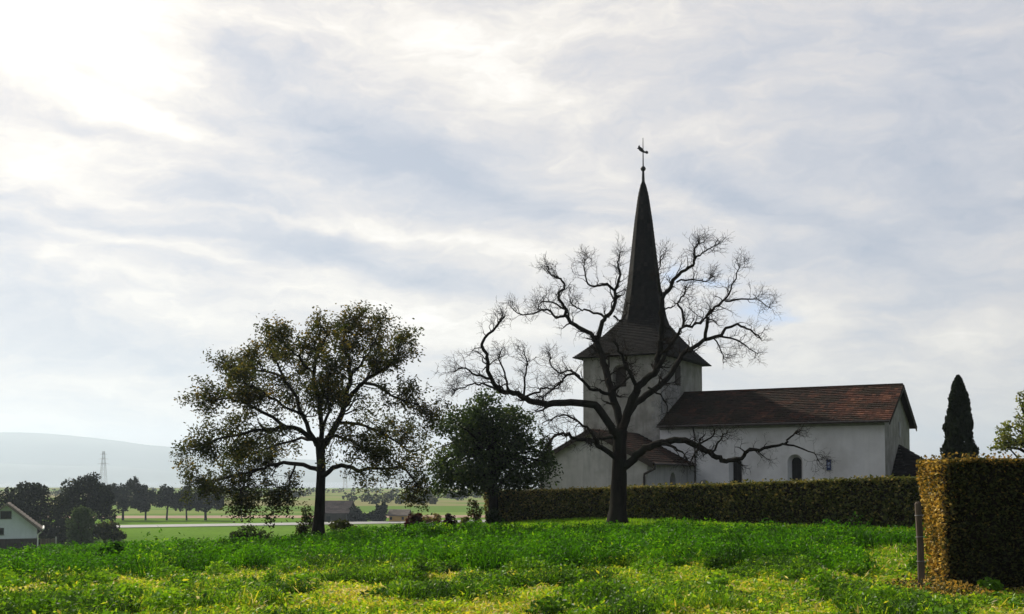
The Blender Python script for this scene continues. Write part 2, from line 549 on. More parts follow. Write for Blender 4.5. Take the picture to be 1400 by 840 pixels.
M['mown_grass'] = leaf_mat('mown_grass', [(0, (0.06, 0.15, 0.007)), (0.6, (0.15, 0.30, 0.012)), (1, (0.27, 0.38, 0.02))], 0.5, 0.012, (1.25, 1.25, 0.6))


def ground_mat():
    m, t, o = new_mat('ground_soil_and_grass')
    pos = t.n('ShaderNodeNewGeometry').outputs['Position']
    sp = t.n('ShaderNodeSeparateXYZ')
    t.link(pos, sp.inputs[0])
    near = t.ramp(t.noise(pos, 1.3, 6, 0.65), [(0.3, (0.025, 0.03, 0.010)), (0.55, (0.055, 0.07, 0.014)), (0.75, (0.13, 0.11, 0.03))])
    fieldc = t.ramp(t.noise(pos, 0.05, 4, 0.5), [(0.3, (0.085, 0.165, 0.022)), (0.7, (0.12, 0.21, 0.03))])
    fieldc = t.mix(1.0, fieldc, t.ramp(t.noise(pos, 1.2, 4, 0.6), [(0.3, (0.8, 0.8, 0.8)), (0.7, (1.15, 1.15, 1.15))]), 'MULTIPLY')
    # far plain: long strips of crops
    st = t.n('ShaderNodeTexVoronoi', voronoi_dimensions='2D')
    t.link(t.mapping(pos, rot=(0, 0, 0.12), scale=(0.0045, 0.017, 1)), st.inputs['Vector'])
    st.inputs['Scale'].default_value = 1.0
    sc = t.n('ShaderNodeSeparateColor')
    t.link(st.outputs['Color'], sc.inputs[0])
    far = t.ramp(sc.outputs[0], [(0.0, (0.10, 0.17, 0.04)), (0.45, (0.15, 0.22, 0.06)), (0.7, (0.19, 0.21, 0.08)), (1.0, (0.22, 0.18, 0.11))])
    k = t.ramp(t.math('MULTIPLY_ADD', sp.outputs[1], 1 / 400, 0.0), [(0.70, (0, 0, 0)), (0.76, (1, 1, 1))])
    far = t.mix(k, fieldc, far)
    k = t.ramp(t.math('MULTIPLY_ADD', sp.outputs[1], 1 / 200, 0.0), [(0.26, (0, 0, 0)), (0.42, (1, 1, 1))])
    col = t.mix(k, near, far)
    b = t.n('ShaderNodeBsdfDiffuse')
    t.link(col, b.inputs[0])
    t.link(b.outputs[0], o.inputs[0])
    return m


M['ground'] = ground_mat()

# ------------------------------------------------------------------ the setting: ground, lake, hills, road
def axis(parts):
    a = np.concatenate([np.linspace(p, q, n, endpoint=False) for p, q, n in parts] + [[parts[-1][1]]])
    return a


xs = axis([(-7200, -1000, 12), (-1000, -200, 20), (-200, -40, 20), (-40, 30, 130), (30, 200, 24), (200, 1000, 20), (1000, 7200, 12)])
ys = axis([(-380, -20, 8), (-20, 10, 24), (10, 60, 100), (60, 180, 40), (180, 1100, 46), (1100, 1700, 40), (1700, 8000, 12)])
GX, GY = np.meshgrid(xs, ys)
V = np.stack([GX, GY, gz(GX, GY)], -1).reshape(-1, 3)
nx, ny = len(xs), len(ys)
ii = (np.arange(ny - 1)[:, None] * nx + np.arange(nx - 1)[None]).ravel()
Q = np.stack([ii, ii + 1, ii + nx + 1, ii + nx], 1)
go = link_mesh('ground', np_mesh('ground', V, Q, smooth_=True), M['ground'])
tag(go, 'grassy hilltop falling to a wide plain of green fields', 'ground', kind='structure')

mw, tw, ow = new_mat('lake_water')
bw = tw.n('ShaderNodeBsdfPrincipled')
bw.inputs['Base Color'].default_value = (0.03, 0.05, 0.06, 1)
bw.inputs['Roughness'].default_value = 0.12
bw.inputs['Specular IOR Level'].default_value = 0.5
bpn = tw.n('ShaderNodeBump')
bpn.inputs['Strength'].default_value = 0.25
tw.link(tw.noise(tw.n('ShaderNodeNewGeometry').outputs['Position'], 0.12, 4, 0.6), bpn.inputs['Height'])
tw.link(bpn.outputs[0], bw.inputs['Normal'])
tw.link(bw.outputs[0], ow.inputs[0])
lm = MB()
lm.face([(-7100, 900, -14.5), (7100, 900, -14.5), (7100, 7800, -14.5), (-7100, 7800, -14.5)])
tag(lm.build('lake', mw), 'bright band of lake water below the hills', 'lake', kind='structure')

M['hill'] = plain_mat('wooded_hillside', (0.05, 0.07, 0.06), (0.09, 0.11, 0.09), 0.003, 1.0)


def hills(name, Y, prof, depth, label):
    pxs = np.linspace(-700, 2100, 220)
    base = np.interp(pxs, [p[0] for p in prof], [p[1] for p in prof])
    base = base + 3.0 * (fbm(pxs * 0.012 + Y, pxs * 0 + 2.0, 4) - 0.5) + 1.0 * (fbm(pxs * 0.06, pxs * 0 + Y, 3) - 0.5)
    rows = []
    for k, (dz, dd) in enumerate(((-0.05, -depth), (0.35, -depth * 0.7), (0.75, -depth * 0.35), (1.0, 0), (0.6, depth * 0.6), (-0.05, depth))):
        row = []
        for p, b in zip(pxs, base):
            top = at(p, b, Y)
            ridge = 0.08 * (vnoise(p * 0.03 + k * 3.1, k * 1.7) - 0.5)
            hgt = top.z + 14.5
            row.append((top.x, Y + dd, -14.6 + hgt * (dz + (float(ridge) if 0 < k < 3 else 0))))
        rows.append(row)
    V = np.array(rows).reshape(-1, 3)
    n = len(pxs)
    ii = (np.arange(len(rows) - 1)[:, None] * n + np.arange(n - 1)[None]).ravel()
    o = link_mesh(name, np_mesh(name, V, np.stack([ii, ii + 1, ii + n + 1, ii + n], 1), smooth_=True), M['hill'])
    tag(o, label, 'hills', kind='structure')


hills('hills', 7000, [(-900, 585), (0, 591), (60, 592), (140, 600), (200, 608), (260, 614), (400, 628), (600, 640), (900, 646), (2400, 640)], 700, 'far blue mountain ridge across the lake')
hills('hills', 6100, [(-900, 628), (0, 634), (150, 638), (250, 645), (400, 652), (700, 655), (2400, 655)], 400, 'lower blue hill foot along the far lake shore')

road = MB()
ra, rb = Vector((-150, 208, PLAIN + 0.05)), Vector((60, 292, PLAIN + 0.05))
rn = Vector((-(rb - ra).y, (rb - ra).x, 0)).normalized() * 6.5
N = 24
for i in range(N):
    a, b = ra.lerp(rb, i / N), ra.lerp(rb, (i + 1) / N)
    a.z = b.z = 0
    pts = [a - rn, b - rn, b + rn, a + rn]
    road.face([(p.x, p.y, max(g1(p.x, p.y), PLAIN) + 0.12) for p in pts])
tag(road.build('road', M['asphalt']), 'pale road crossing the plain below the hill', 'road', kind='structure')
strip = MB()
strip.face([(-190, 279, PLAIN + 0.05), (40, 292, PLAIN + 0.05), (40, 312, PLAIN + 0.05), (-190, 300, PLAIN + 0.05)])
tag(strip.build('field', M['soil']), 'strip of brown soil beyond the row of trees', 'field', kind='structure')


# ------------------------------------------------------------------ foliage tools
def rand_unit(n, rng):
    v = rng.normal(size=(n, 3))
    return v / np.linalg.norm(v, axis=1, keepdims=True)


def leaf_tris(P, L, W, rng, up=0.3, N=None):
    """pointed leaves folded along the midrib: 4 corners, 2 triangles each"""
    n = len(P)
    d = rand_unit(n, rng)
    d[:, 2] = d[:, 2] * 0.7 - 0.1
    d /= np.linalg.norm(d, axis=1, keepdims=True)
    if N is None:
        N = rand_unit(n, rng)
        N[:, 2] += up
    s = np.cross(d, N)
    s /= np.linalg.norm(s, axis=1, keepdims=True) + 1e-9
    nn = np.cross(s, d)
    L = np.broadcast_to(L, (n,))[:, None]
    W = np.broadcast_to(W, (n,))[:, None]
    a = P - d * L * 0.5
    c = P + d * L * 0.5
    b = P + s * W * 0.5 + nn * W * 0.12
    e = P - s * W * 0.5 + nn * W * 0.12
    V = np.stack([a, b, c, e], 1).reshape(-1, 3)
    i = np.arange(n) * 4
    T = np.stack([np.stack([i, i + 1, i + 2], 1), np.stack([i, i + 2, i + 3], 1)], 1).reshape(-1, 3)
    return V, T


def leaf_obj(name, P, L, W, tint, mat, parent=None, rng=RNG, up=0.3, loc=None):
    V, T = leaf_tris(P, L, W, rng, up)
    return link_mesh(name, np_mesh(name, V, T, np.repeat(tint, 2)), mat, parent, loc)


def lobes_points(lobes, n, rng, shell=0.55):
    lobes = np.array(lobes, float)
    vol = (lobes[:, 3] * lobes[:, 4] * lobes[:, 5]) ** 0.75
    k = rng.choice(len(lobes), n, p=vol / vol.sum())
    u = rand_unit(n, rng)
    r = np.where(rng.random(n) < shell, rng.uniform(0.78, 1.06, n), rng.random(n) ** 0.5)
    return lobes[k, :3] + u * r[:, None] * lobes[k, 3:6], r, k


def blades(P, H, Wd, lean, tint, rng):
    """grass blades: 5 corners, 3 triangles each"""
    n = len(P)
    a = rng.uniform(0, 2 * np.pi, n)
    b = rng.uniform(0, 2 * np.pi, n)
    s = np.stack([np.cos(a), np.sin(a), np.zeros(n)], 1) * (Wd * 0.5)[:, None]
    d = np.stack([np.cos(b), np.sin(b), np.zeros(n)], 1) * (lean * H)[:, None]
    up = np.zeros((n, 3))
    up[:, 2] = H
    m = P + d * 0.32 + up * 0.58
    t = P + d + up * (1 - 0.35 * lean)[:, None]
    V = np.stack([P - s, P + s, m - s * 0.8, m + s * 0.8, t], 1).reshape(-1, 3)
    i = np.arange(n) * 5
    T = np.stack([np.stack([i, i + 1, i + 3], 1), np.stack([i, i + 3, i + 2], 1), np.stack([i + 2, i + 3, i + 4], 1)], 1).reshape(-1, 3)
    return V, T, np.repeat(tint, 3)


# ------------------------------------------------------------------ branching tools
def bend_path(p, d, L, n, rng, wig, upb, droop=0.0):
    pts = [Vector(p)]
    d = Vector(d).normalized()
    st = L / n
    for i in range(n):
        d = (d + Vector(rng.normal(size=3)) * wig + Vector((0, 0, upb - droop * i / n))).normalized()
        pts.append(pts[-1] + d * st)
    return pts


def spawn(path, rad, count, L, rng, wig=0.28, upb=0.06, spread=0.9, start=0.15, ratio=0.55, rmin=0.005, droop=0.0, flat=1.0, n=6, home=None):
    """children along a parent branch"""
    res = []
    pts = [Vector(p) for p in path]
    cum = [0.0]
    for a, b in zip(pts, pts[1:]):
        cum.append(cum[-1] + (b - a).length)
    for _ in range(count):
        s = cum[-1] * (start + (1 - start) * rng.random() ** 0.8)
        i = min(int(np.searchsorted(cum, s)), len(pts) - 1)
        i = max(i, 1)
        f = (s - cum[i - 1]) / max(cum[i] - cum[i - 1], 1e-6)
        p = pts[i - 1].lerp(pts[i], f)
        r = rad[i - 1] * (1 - f) + rad[i] * f
        tg = (pts[i] - pts[i - 1]).normalized()
        side = Vector(rng.normal(size=3))
        side = (side - tg * side.dot(tg))
        side.y *= flat
        side.normalize()
        d = tg * (1 - spread * 0.5) + side * spread
        if home is not None:
            o = (p - home)
            if o.length > 0:
                d += o.normalized() * 0.35
        ll = L * rng.uniform(0.55, 1.35) * (1.1 - 0.4 * s / cum[-1])
        r0 = max(min(r * ratio, r), rmin)
        q = bend_path(p, d, ll, n, rng, wig, upb, droop)
        rr = [max(r0 * (1 - 0.75 * k / n), rmin * 0.8) for k in range(n + 1)]
        res.append((q, rr))
    return res


def smooth_path(P, R, sub=3):
    """Catmull-Rom through the traced points"""
    out, rr = [], []
    n = len(P)
    for i in range(n - 1):
        p0, p1, p2, p3 = P[max(i - 1, 0)], P[i], P[i + 1], P[min(i + 2, n - 1)]
        for k in range(sub):
            t = k / sub
            out.append(0.5 * ((2 * p1) + (p2 - p0) * t + (2 * p0 - 5 * p1 + 4 * p2 - p3) * t * t + (3 * p1 - p0 - 3 * p2 + p3) * t ** 3))
            rr.append(R[i] * (1 - t) + R[i + 1] * t)
    out.append(P[-1])
    rr.append(R[-1])
    return out, rr


def traced(pxs, Y, off, r0, r1):
    """limb through photo pixels: its depth runs from Y+off[0] to Y+off[1]; radii in photo pixels"""
    n = len(pxs)
    P, R = [], []
    for i, (x, y) in enumerate(pxs):
        f = i / max(n - 1, 1)
        P.append(at(x, y, Y + off[0] + (off[1] - off[0]) * f))
        R.append((r0 * (1 - f) + r1 * f) * Y / FPX)
    return smooth_path(P, R)


# ------------------------------------------------------------------ the church
CH = at(1210.5, 650, 55)
CHZ = 0.3
church = empty('church', (CH.x, 55, CHZ), math.atan2(-0.475, 0.88))
tag(church, 'old white village church with a dark pointed spire and brown tiled nave', 'church')
# local axes: x to the right along the nave (0 at the near right corner), y away into the depth, z up from the ground
LN, WN = 11.94, 8.0                      # nave length and width
ZE, ZR = 4.42, 6.3                      # eave and ridge of the nave (above local ground)


def arch_pts(xc, hw, z0, zt, n=10):
    """outline of a round-headed opening, from the lower left round to the lower right"""
    zs = zt - hw
    pts = [(xc - hw, z0)]
    for k in range(n + 1):
        a = math.pi - math.pi * k / n
        pts.append((xc + hw * math.cos(a), zs + hw * math.sin(a)))
    pts.append((xc + hw, z0))
    return pts


def arch_wall(mb, x0, x1, z0, z1, ops, y=0.0, depth=0.34, shrink=0.15):
    """front wall sheet in plane y with splayed round-headed openings; ops = (xc, hw, sill, top)"""
    cur = x0
    for xc, hw, s, tpp in sorted(ops):
        mb.face([(cur, y, z0), (xc - hw, y, z0), (xc - hw, y, z1), (cur, y, z1)])
        mb.face([(xc - hw, y, z0), (xc + hw, y, z0), (xc + hw, y, s), (xc - hw, y, s)])
        o = arch_pts(xc, hw, s, tpp)
        arch = o[1:-1]
        for a, b in zip(arch, arch[1:]):
            mb.face([(a[0], y, a[1]), (b[0], y, b[1]), (b[0], y, z1), (a[0], y, z1)])
        i = arch_pts(xc, hw - shrink, s + 0.1, tpp - shrink)
        m = len(o)
        for k in range(m):
            k2 = (k + 1) % m
            mb.face([(o[k][0], y, o[k][1]), (i[k][0], y + depth, i[k][1]), (i[k2][0], y + depth, i[k2][1]), (o[k2][0], y, o[k2][1])])
        cur = xc + hw
    mb.face([(cur, y, z0), (x1, y, z0), (x1, y, z1), (cur, y, z1)])


nave_ops = [(-4.5, 0.40, 0.45, 2.68), (-7.67, 0.38, 0.45, 2.60)]
nv = MB()
arch_wall(nv, -LN, 0, -1.2, ZE, nave_ops)
# the east gable wall and the hidden sides
SW = (ZR - 0.1 - ZE) / (WN / 2)
nv.face([(0, WN, -1.2), (-LN, WN, -1.2), (-LN, WN, ZE), (0, WN, ZE)])
nv.face([(-LN, WN, -1.2), (-LN, 0, -1.2), (-LN, 0, ZE), (-LN, WN / 2, ZR - 0.1), (-LN, WN, ZE)])
nave_wall = nv.build('wall', M['plaster'], church)
nave_wall['label'] = 'white plastered nave wall'
for xc, hw, s, tp in nave_ops:
    wm = MB()
    i = arch_pts(xc, hw - 0.15, s + 0.1, tp - 0.15)
    wm.face([(p[0], 0.335, p[1]) for p in i])
    wo = wm.build('window', M['dark_glass'], church)
    fm = MB()
    hw2 = hw - 0.15
    for z in np.arange(s + 0.4, tp - 0.3, 0.32):
        fm.box(xc - hw2, xc + hw2, 0.318, 0.33, z - 0.008, z + 0.008)
    fm.box(xc - 0.01, xc + 0.01, 0.314, 0.326, s + 0.1, tp - 0.17)
    fm.build('window_bars', M['iron'], wo)
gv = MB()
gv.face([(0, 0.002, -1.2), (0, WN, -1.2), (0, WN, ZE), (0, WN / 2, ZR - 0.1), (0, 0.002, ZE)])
gv.build('gable_wall', M['tower_plaster'], church)['label'] = 'gable wall of the nave with shade put into its grey plaster'  # shade of this side put into the colour by a darker plaster
gw = MB()
gw.box(0.004, 0.03, 4.35, 4.75, 3.65, 4.45)
gw.build('window', M['dark_glass'], church)
# cornice under the eaves
cn = MB()
cn.prism([(-0.003, ZE - 0.32), (-0.14, ZE - 0.26), (-0.16, ZE - 0.16), (-0.30, ZE - 0.08), (-0.30, ZE - 0.005), (-0.003, ZE - 0.005)], 0, -LN, 0.02)
cn.build('cornice', M['cornice'], church)
hatch = MB()
i = arch_pts(-9.41, 0.30, 0.95, 1.36)
hatch.prism(i, 1, -0.05, -0.004)
hatch.build('vent', M['stone'], church)


def tiled_slope(name, width, length, parent, matrix, mat, tw=0.2, th=0.26, left=None, right=None, rng=RNG, tint_at=None, thick=0.03):
    """one roof slope in its own plane: x along the eave, y up the slope, every tile a small tilted slab"""
    mb = MB()
    rows = int(math.ceil(length / th))
    for r in range(rows):
        y0 = r * th
        y1 = min(y0 + th * 1.15, length)
        f = (y0 + y1) / 2 / length
        a = left(f) if left else 0.0
        b = right(f) if right else width
        nt = max(1, int(round((b - a) / tw)))
        for k in range(nt):
            xa = a + (b - a) * k / nt
            xb = a + (b - a) * (k + 1) / nt
            j = rng.uniform(-0.012, 0.012)
            zj = rng.uniform(0, 0.012)
            tn = float(np.clip(rng.normal(0.45, 0.2), 0, 1))
            if tint_at:
                tn = tint_at(xa, y0, tn)
            h0, h1 = thick + 0.02 + zj, 0.012 + zj
            gsp = 0.004
            V = [(xa + gsp, y0 + j, 0), (xb - gsp, y0 + j, 0), (xb - gsp, y1, h1), (xa + gsp, y1, h1),
                 (xa + gsp, y0 + j, h0), (xb - gsp, y0 + j, h0)]
            mb.add(V, [(4, 5, 2, 3), (0, 1, 5, 4), (0, 4, 3), (1, 2, 5)], tn)
    # the boarding below
    pl = [(left(0) if left else 0, 0.03), (right(0) if right else width, 0.03), (right(1) if right else width, length), (left(1) if left else 0, length)]
    mb.prism(pl, 2, -0.10, -0.003, 0.2)
    return mb.build(name, mat, parent, matrix=matrix)


def slope_matrix(o, ex, ey):
    ex, ey = Vector(ex).normalized(), Vector(ey).normalized()
    ez = ex.cross(ey)
    m = Matrix((ex, ey, ez)).transposed().to_4x4()
    m.translation = Vector(o)
    return m


OV = 0.45
rise = (ZR - ZE) / (WN / 2)
sl_len = math.hypot(WN / 2 + OV, (WN / 2 + OV) * rise)
z_ov = ZE - OV * rise + 0.11
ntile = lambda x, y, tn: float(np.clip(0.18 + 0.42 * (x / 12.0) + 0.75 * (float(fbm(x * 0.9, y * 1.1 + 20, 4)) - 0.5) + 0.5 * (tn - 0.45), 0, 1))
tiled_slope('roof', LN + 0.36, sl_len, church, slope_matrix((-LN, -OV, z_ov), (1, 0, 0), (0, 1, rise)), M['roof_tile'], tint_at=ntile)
tiled_slope('roof', LN + 0.36, sl_len, church, slope_matrix((0.36, WN + OV, z_ov), (-1, 0, 0), (0, -1, rise)), M['roof_tile'])
rd = MB()
for k in range(31):
    x = -LN + 0.02 + k * (LN + 0.3) / 31
    rd.prism([(WN / 2 - 0.15, ZR + 0.10), (WN / 2 - 0.08, ZR + 0.20), (WN / 2 + 0.08, ZR + 0.20), (WN / 2 + 0.15, ZR + 0.10)], 0, x, x + 0.375 + 0.02 * (k % 2), float(RNG.uniform(0.2, 0.6)))
rd.build('ridge_tiles', M['roof_tile'], church)
# barge boards on the east gable
bb = MB()
for s in (-1, 1):
    y0, y1 = WN / 2 + s * (WN / 2 + OV), WN / 2
    bb.prism([(y0, z_ov - 0.22), (y0, z_ov - 0.08), (y1, ZR + 0.02), (y1, ZR - 0.14)], 0, 0.30, 0.345)
bb.build('bargeboard', M['dark_wood'], church)
# down pipe and gutter on the nave
dp = MB()
dp.tube([(-9.9, -0.34, ZE - 0.22), (-9.9, -0.3, ZE - 0.4), (-9.9, -0.09, ZE - 0.7), (-9.9, -0.09, -1)], 0.045, 8)
dp.tube([(-LN, -OV - 0.06, z_ov - 0.06), (0.34, -OV - 0.06, z_ov - 0.05)], 0.06, 8)
dp.build('gutter', M['pipe'], church)

# apse behind the east gable with a low half-cone roof
ap = MB()
ap.lathe([(2.3, -1.2), (2.3, 1.65)], 0, 4.2, 14, a0=-math.pi / 2, a1=math.pi / 2)
ap.build('apse', M['plaster'], church)
ar = MB()
for r in range(10):
    f0, f1 = r / 10, (r + 1.15) / 10
    f1 = min(f1, 1)
    pr = [(2.65 * (1 - f0), 1.55 + 1.7 * f0 + 0.04), (2.65 * (1 - f1), 1.55 + 1.7 * f1)]
    b = len(ar.f)
    ar.lathe(pr, 0.02, 4.2, 28, a0=-math.pi / 2, a1=math.pi / 2)
    for q in range(b, len(ar.f)):
        ar.t[q] = float(RNG.uniform(0, 0.4))
ar.lathe([(2.25, 1.5), (2.65, 1.55), (2.65, 1.59)], 0.02, 4.2, 28, a0=-math.pi / 2, a1=math.pi / 2, tint=0.1)
ar.build('apse_roof', M['spire_tile'], church)

# tower
TX0, TX1, TY0, TY1 = -16.65, -11.95, 0.12, 7.35
ZT = 8.45
tm = MB()
belf_x = [(-14.4, 0.42, 6.55, 7.85)]
arch_wall(tm, TX0, TX1, -1.5, ZT, belf_x, y=TY0, depth=0.4, shrink=0.06)
tm.face([(TX1, TY0, -1.5), (TX1, TY1, -1.5), (TX1, TY1, ZT), (TX1, TY0, ZT)])
tm.face([(TX1, TY1, -1.5), (TX0, TY1, -1.5), (TX0, TY1, ZT), (TX1, TY1, ZT)])
tm.face([(TX0, TY1, -1.5), (TX0, TY0, -1.5), (TX0, TY0, ZT), (TX0, TY1, ZT)])
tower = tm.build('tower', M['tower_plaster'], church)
lv = MB()
for xc, hw, s, tp in belf_x:
    lv.face([(p[0], TY0 + 0.395, p[1]) for p in arch_pts(xc, hw - 0.06, s + 0.1, tp - 0.06)])
    for z in np.arange(s + 0.18, tp - 0.25, 0.14):
        lv.face([(xc - hw + 0.07, TY0 + 0.30, z - 0.06), (xc + hw - 0.07, TY0 + 0.30, z - 0.06), (xc + hw - 0.07, TY0 + 0.38, z + 0.05), (xc - hw + 0.07, TY0 + 0.38, z + 0.05)])
lv.build('louvre', M['dark_wood'], tower)
lv2 = MB()
for z in np.arange(6.95, 7.9, 0.13):
    lv2.face([(TX1 + 0.07, 2.55, z - 0.06), (TX1 + 0.07, 3.35, z - 0.06), (TX1 + 0.015, 3.35, z + 0.06), (TX1 + 0.015, 2.55, z + 0.06)])
lv2.box(TX1 + 0.003, TX1 + 0.012, 2.5, 3.4, 6.8, 7.98)
lv2.build('louvre', M['dark_wood'], tower)
qn = MB()
for k in range(26):                     # corner stones at the near corner
    z = -0.3 + k * 0.335
    a, b = (0.52, 0.34) if k % 2 else (0.34, 0.52)
    qn.box(TX1 - a, TX1 + 0.025, TY0 - 0.025, TY0 + b, z + 0.008, z + 0.327)
qn.build('corner_stones', M['stone'], tower)

# skirt roof and spire
cx, cyy = (TX0 + TX1) / 2, (TY0 + TY1) / 2
sp = MB()
E0 = 0.46
zs0, zs1 = ZT - 0.10, 11.15
hx0, hy0 = (TX1 - TX0) / 2 + E0, (TY1 - TY0) / 2 + E0
rows = 27
rs = np.random.default_rng(5)


def skirt(f):
    g = f + 0.10 * math.sin(math.pi * f) * -0.6
    return hx0 + (0.82 - hx0) * f, hy0 + (0.82 - hy0) * f, zs0 + (zs1 - zs0) * g


for r in range(rows):
    f0, f1 = r / rows, min((r + 1.1) / rows, 1)
    a, b, z0 = skirt(f0)
    c, d, z1 = skirt(f1)
    z0 += 0.035
    lo = [(cx - a, cyy - b), (cx + a, cyy - b), (cx + a, cyy + b), (cx - a, cyy + b)]
    hi = [(cx - c, cyy - d), (cx + c, cyy - d), (cx + c, cyy + d), (cx - c, cyy + d)]
    for s in range(4):
        A, B, Cc, D = Vector(lo[s]), Vector(lo[(s + 1) % 4]), Vector(hi[(s + 1) % 4]), Vector(hi[s])
        nt = max(1, int((B - A).length / 0.3))
        for k in range(nt):
            p, q = A.lerp(B, k / nt), A.lerp(B, (k + 1) / nt)
            u, v_ = D.lerp(Cc, k / nt), D.lerp(Cc, (k + 1) / nt)
            tn = float(np.clip(rs.normal(0.45, 0.22), 0, 1))
            j = rs.uniform(0, 0.015)
            sp.face([(p.x, p.y, z0 + j), (q.x, q.y, z0 + j), (v_.x, v_.y, z1), (u.x, u.y, z1)], tn)
            sp.face([(p.x, p.y, z0 - 0.05), (q.x, q.y, z0 - 0.05), (q.x, q.y, z0 + j), (p.x, p.y, z0 + j)], tn * 0.6)
sp.face([(cx - hx0, cyy - hy0, zs0 - 0.02), (cx + hx0, cyy - hy0, zs0 - 0.02), (cx + hx0, cyy + hy0, zs0 - 0.02), (cx - hx0, cyy + hy0, zs0 - 0.02)], 0.2)
tower_roof = sp.build('tower_roof', M['spire_tile'], church)
prof = [(10.35, 1.48), (10.65, 1.34), (11.2, 1.19), (12.6, 0.96), (14.6, 0.73), (16.8, 0.50), (18.4, 0.29), (19.0, 0.16), (19.25, 0.075)]
sm = MB()
zz = np.arange(10.35, 19.25, 0.24)
rr_ = np.interp(zz, [p[0] for p in prof], [p[1] for p in prof])
for k in range(len(zz)):
    r0 = rr_[k] / math.cos(math.pi / 8) + 0.015
    r1 = (rr_[k + 1] if k + 1 < len(zz) else 0.07) / math.cos(math.pi / 8)
    z1 = zz[k + 1] if k + 1 < len(zz) else 19.3
    for s in range(8):
        a, b = math.pi / 8 + s * math.pi / 4, math.pi / 8 + (s + 1) * math.pi / 4
        A, B = Vector((r0 * math.cos(a), r0 * math.sin(a))), Vector((r0 * math.cos(b), r0 * math.sin(b)))
        D, Cc = Vector((r1 * math.cos(a), r1 * math.sin(a))), Vector((r1 * math.cos(b), r1 * math.sin(b)))
        nt = max(1, int(round((B - A).length / 0.22)))
        for q in range(nt):
            p, p2 = A.lerp(B, q / nt), A.lerp(B, (q + 1) / nt)
            u, u2 = D.lerp(Cc, q / nt), D.lerp(Cc, (q + 1) / nt)
            tn = float(np.clip(rs.normal(0.4, 0.2), 0, 1))
            z0 = zz[k] - rs.uniform(0, 0.02)
            sm.face([(cx + p.x, cyy + p.y, z0), (cx + p2.x, cyy + p2.y, z0), (cx + u2.x, cyy + u2.y, z1), (cx + u.x, cyy + u.y, z1)], tn)
            sm.face([(cx + p.x * 0.97, cyy + p.y * 0.97, z0), (cx + p2.x * 0.97, cyy + p2.y * 0.97, z0), (cx + p2.x, cyy + p2.y, z0), (cx + p.x, cyy + p.y, z0)], tn * 0.5)
spire = sm.build('spire', M['spire_tile'], church)
fi = MB()
fi.tube([(cx, cyy, 19.2), (cx, cyy, 20.0)], [0.10, 0.065], 8)
fi.tube([(cx, cyy, 20.0), (cx, cyy, 21.9)], [0.045, 0.02], 6)
vane = fi.build('weathervane', M['iron'], church)
bl = MB()
bl.lathe([(0.01, 19.86), (0.11, 19.9), (0.17, 20.02), (0.11, 20.14), (0.01, 20.18)], cx, cyy, 12)
bl.build('ball', M['iron'], vane, smooth_=True)
rk = MB()
RO = [(-0.42, 0.10), (-0.34, 0.17), (-0.36, 0.26), (-0.28, 0.30), (-0.22, 0.20), (-0.12, 0.17), (0.06, 0.10), (0.16, 0.0), (0.26, -0.04), (0.36, 0.02),
      (0.46, -0.02), (0.50, -0.14), (0.40, -0.20), (0.30, -0.16), (0.20, -0.14), (0.10, -0.14), (-0.04, -0.10), (-0.20, -0.03), (-0.28, 0.06)]
rk.prism([(cx - 0.06 + 0.85 * (x * 0.97 + z * 0.24), 21.14 + 0.85 * (z * 0.97 - x * 0.24) + (0.05 if -0.3 < x < 0.06 and z > 0.08 else 0)) for x, z in RO], 1, cyy - 0.03, cyy + 0.03)
rk.build('rooster', M['iron'], vane)

# annex in front of the tower, gable towards the meadow
AX0, AX1, AY0, AY1 = -16.35, -10.35, -6.0, TY0 - 0.01
AE, AR = 2.28, 3.85
an = MB()
acx = (AX0 + AX1) / 2
arch_wall(an, AX0, AX1, -1.6, AE - 0.02, [(-11.75, 0.30, 0.5, 1.95)], y=AY0, depth=0.3, shrink=0.07)
an.face([(AX0, AY0, AE - 0.02), (AX1, AY0, AE - 0.02), (acx, AY0, AR - 0.06)])
arw = MB()
# right wall with a doorway, built in the plane x = AX1
dy0, dy1, dz = -2.75, -1.95, 1.75
an.face([(AX1, AY0, -1.6), (AX1, dy0, -1.6), (AX1, dy0, AE), (AX1, AY0, AE)])
an.face([(AX1, dy1, -1.6), (AX1, AY1, -1.6), (AX1, AY1, AE), (AX1, dy1, AE)])
o = arch_pts((dy0 + dy1) / 2, (dy1 - dy0) / 2, -1.6, dz)
ac = o[1:-1]
for a, b in zip(ac, ac[1:]):
    an.face([(AX1, a[0], a[1]), (AX1, b[0], b[1]), (AX1, b[0], AE), (AX1, a[0], AE)])
for a, b in zip(o, o[1:]):
    an.face([(AX1, a[0], a[1]), (AX1 - 0.25, a[0], a[1]), (AX1 - 0.25, b[0], b[1]), (AX1, b[0], b[1])])
an.face([(AX0, AY1, -1.6), (AX0, AY0, -1.6), (AX0, AY0, AE), (AX0, AY1, AE)])
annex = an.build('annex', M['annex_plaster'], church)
dm = MB()
dm.face([(AX1 - 0.245, p[0], p[1]) for p in o])
dm.build('door', M['dark_wood'], annex)
wm = MB()
wm.face([(p[0], AY0 + 0.295, p[1]) for p in arch_pts(-11.75, 0.23, 0.6, 1.88)])
wm.build('window', M['dark_glass'], annex)
hwid = (AX1 - AX0) / 2
ris = (AR - AE) / hwid
AO = 0.42
sll = math.hypot(hwid + AO, (hwid + AO) * ris)
zo = AE - AO * ris + 0.10
ALEN = AY1 - AY0 + 0.3
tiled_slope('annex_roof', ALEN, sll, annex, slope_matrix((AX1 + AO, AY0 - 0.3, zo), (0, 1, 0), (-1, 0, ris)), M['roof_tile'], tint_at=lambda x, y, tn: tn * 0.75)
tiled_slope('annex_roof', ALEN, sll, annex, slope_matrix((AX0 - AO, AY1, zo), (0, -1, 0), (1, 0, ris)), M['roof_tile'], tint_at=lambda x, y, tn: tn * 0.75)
vb = MB()
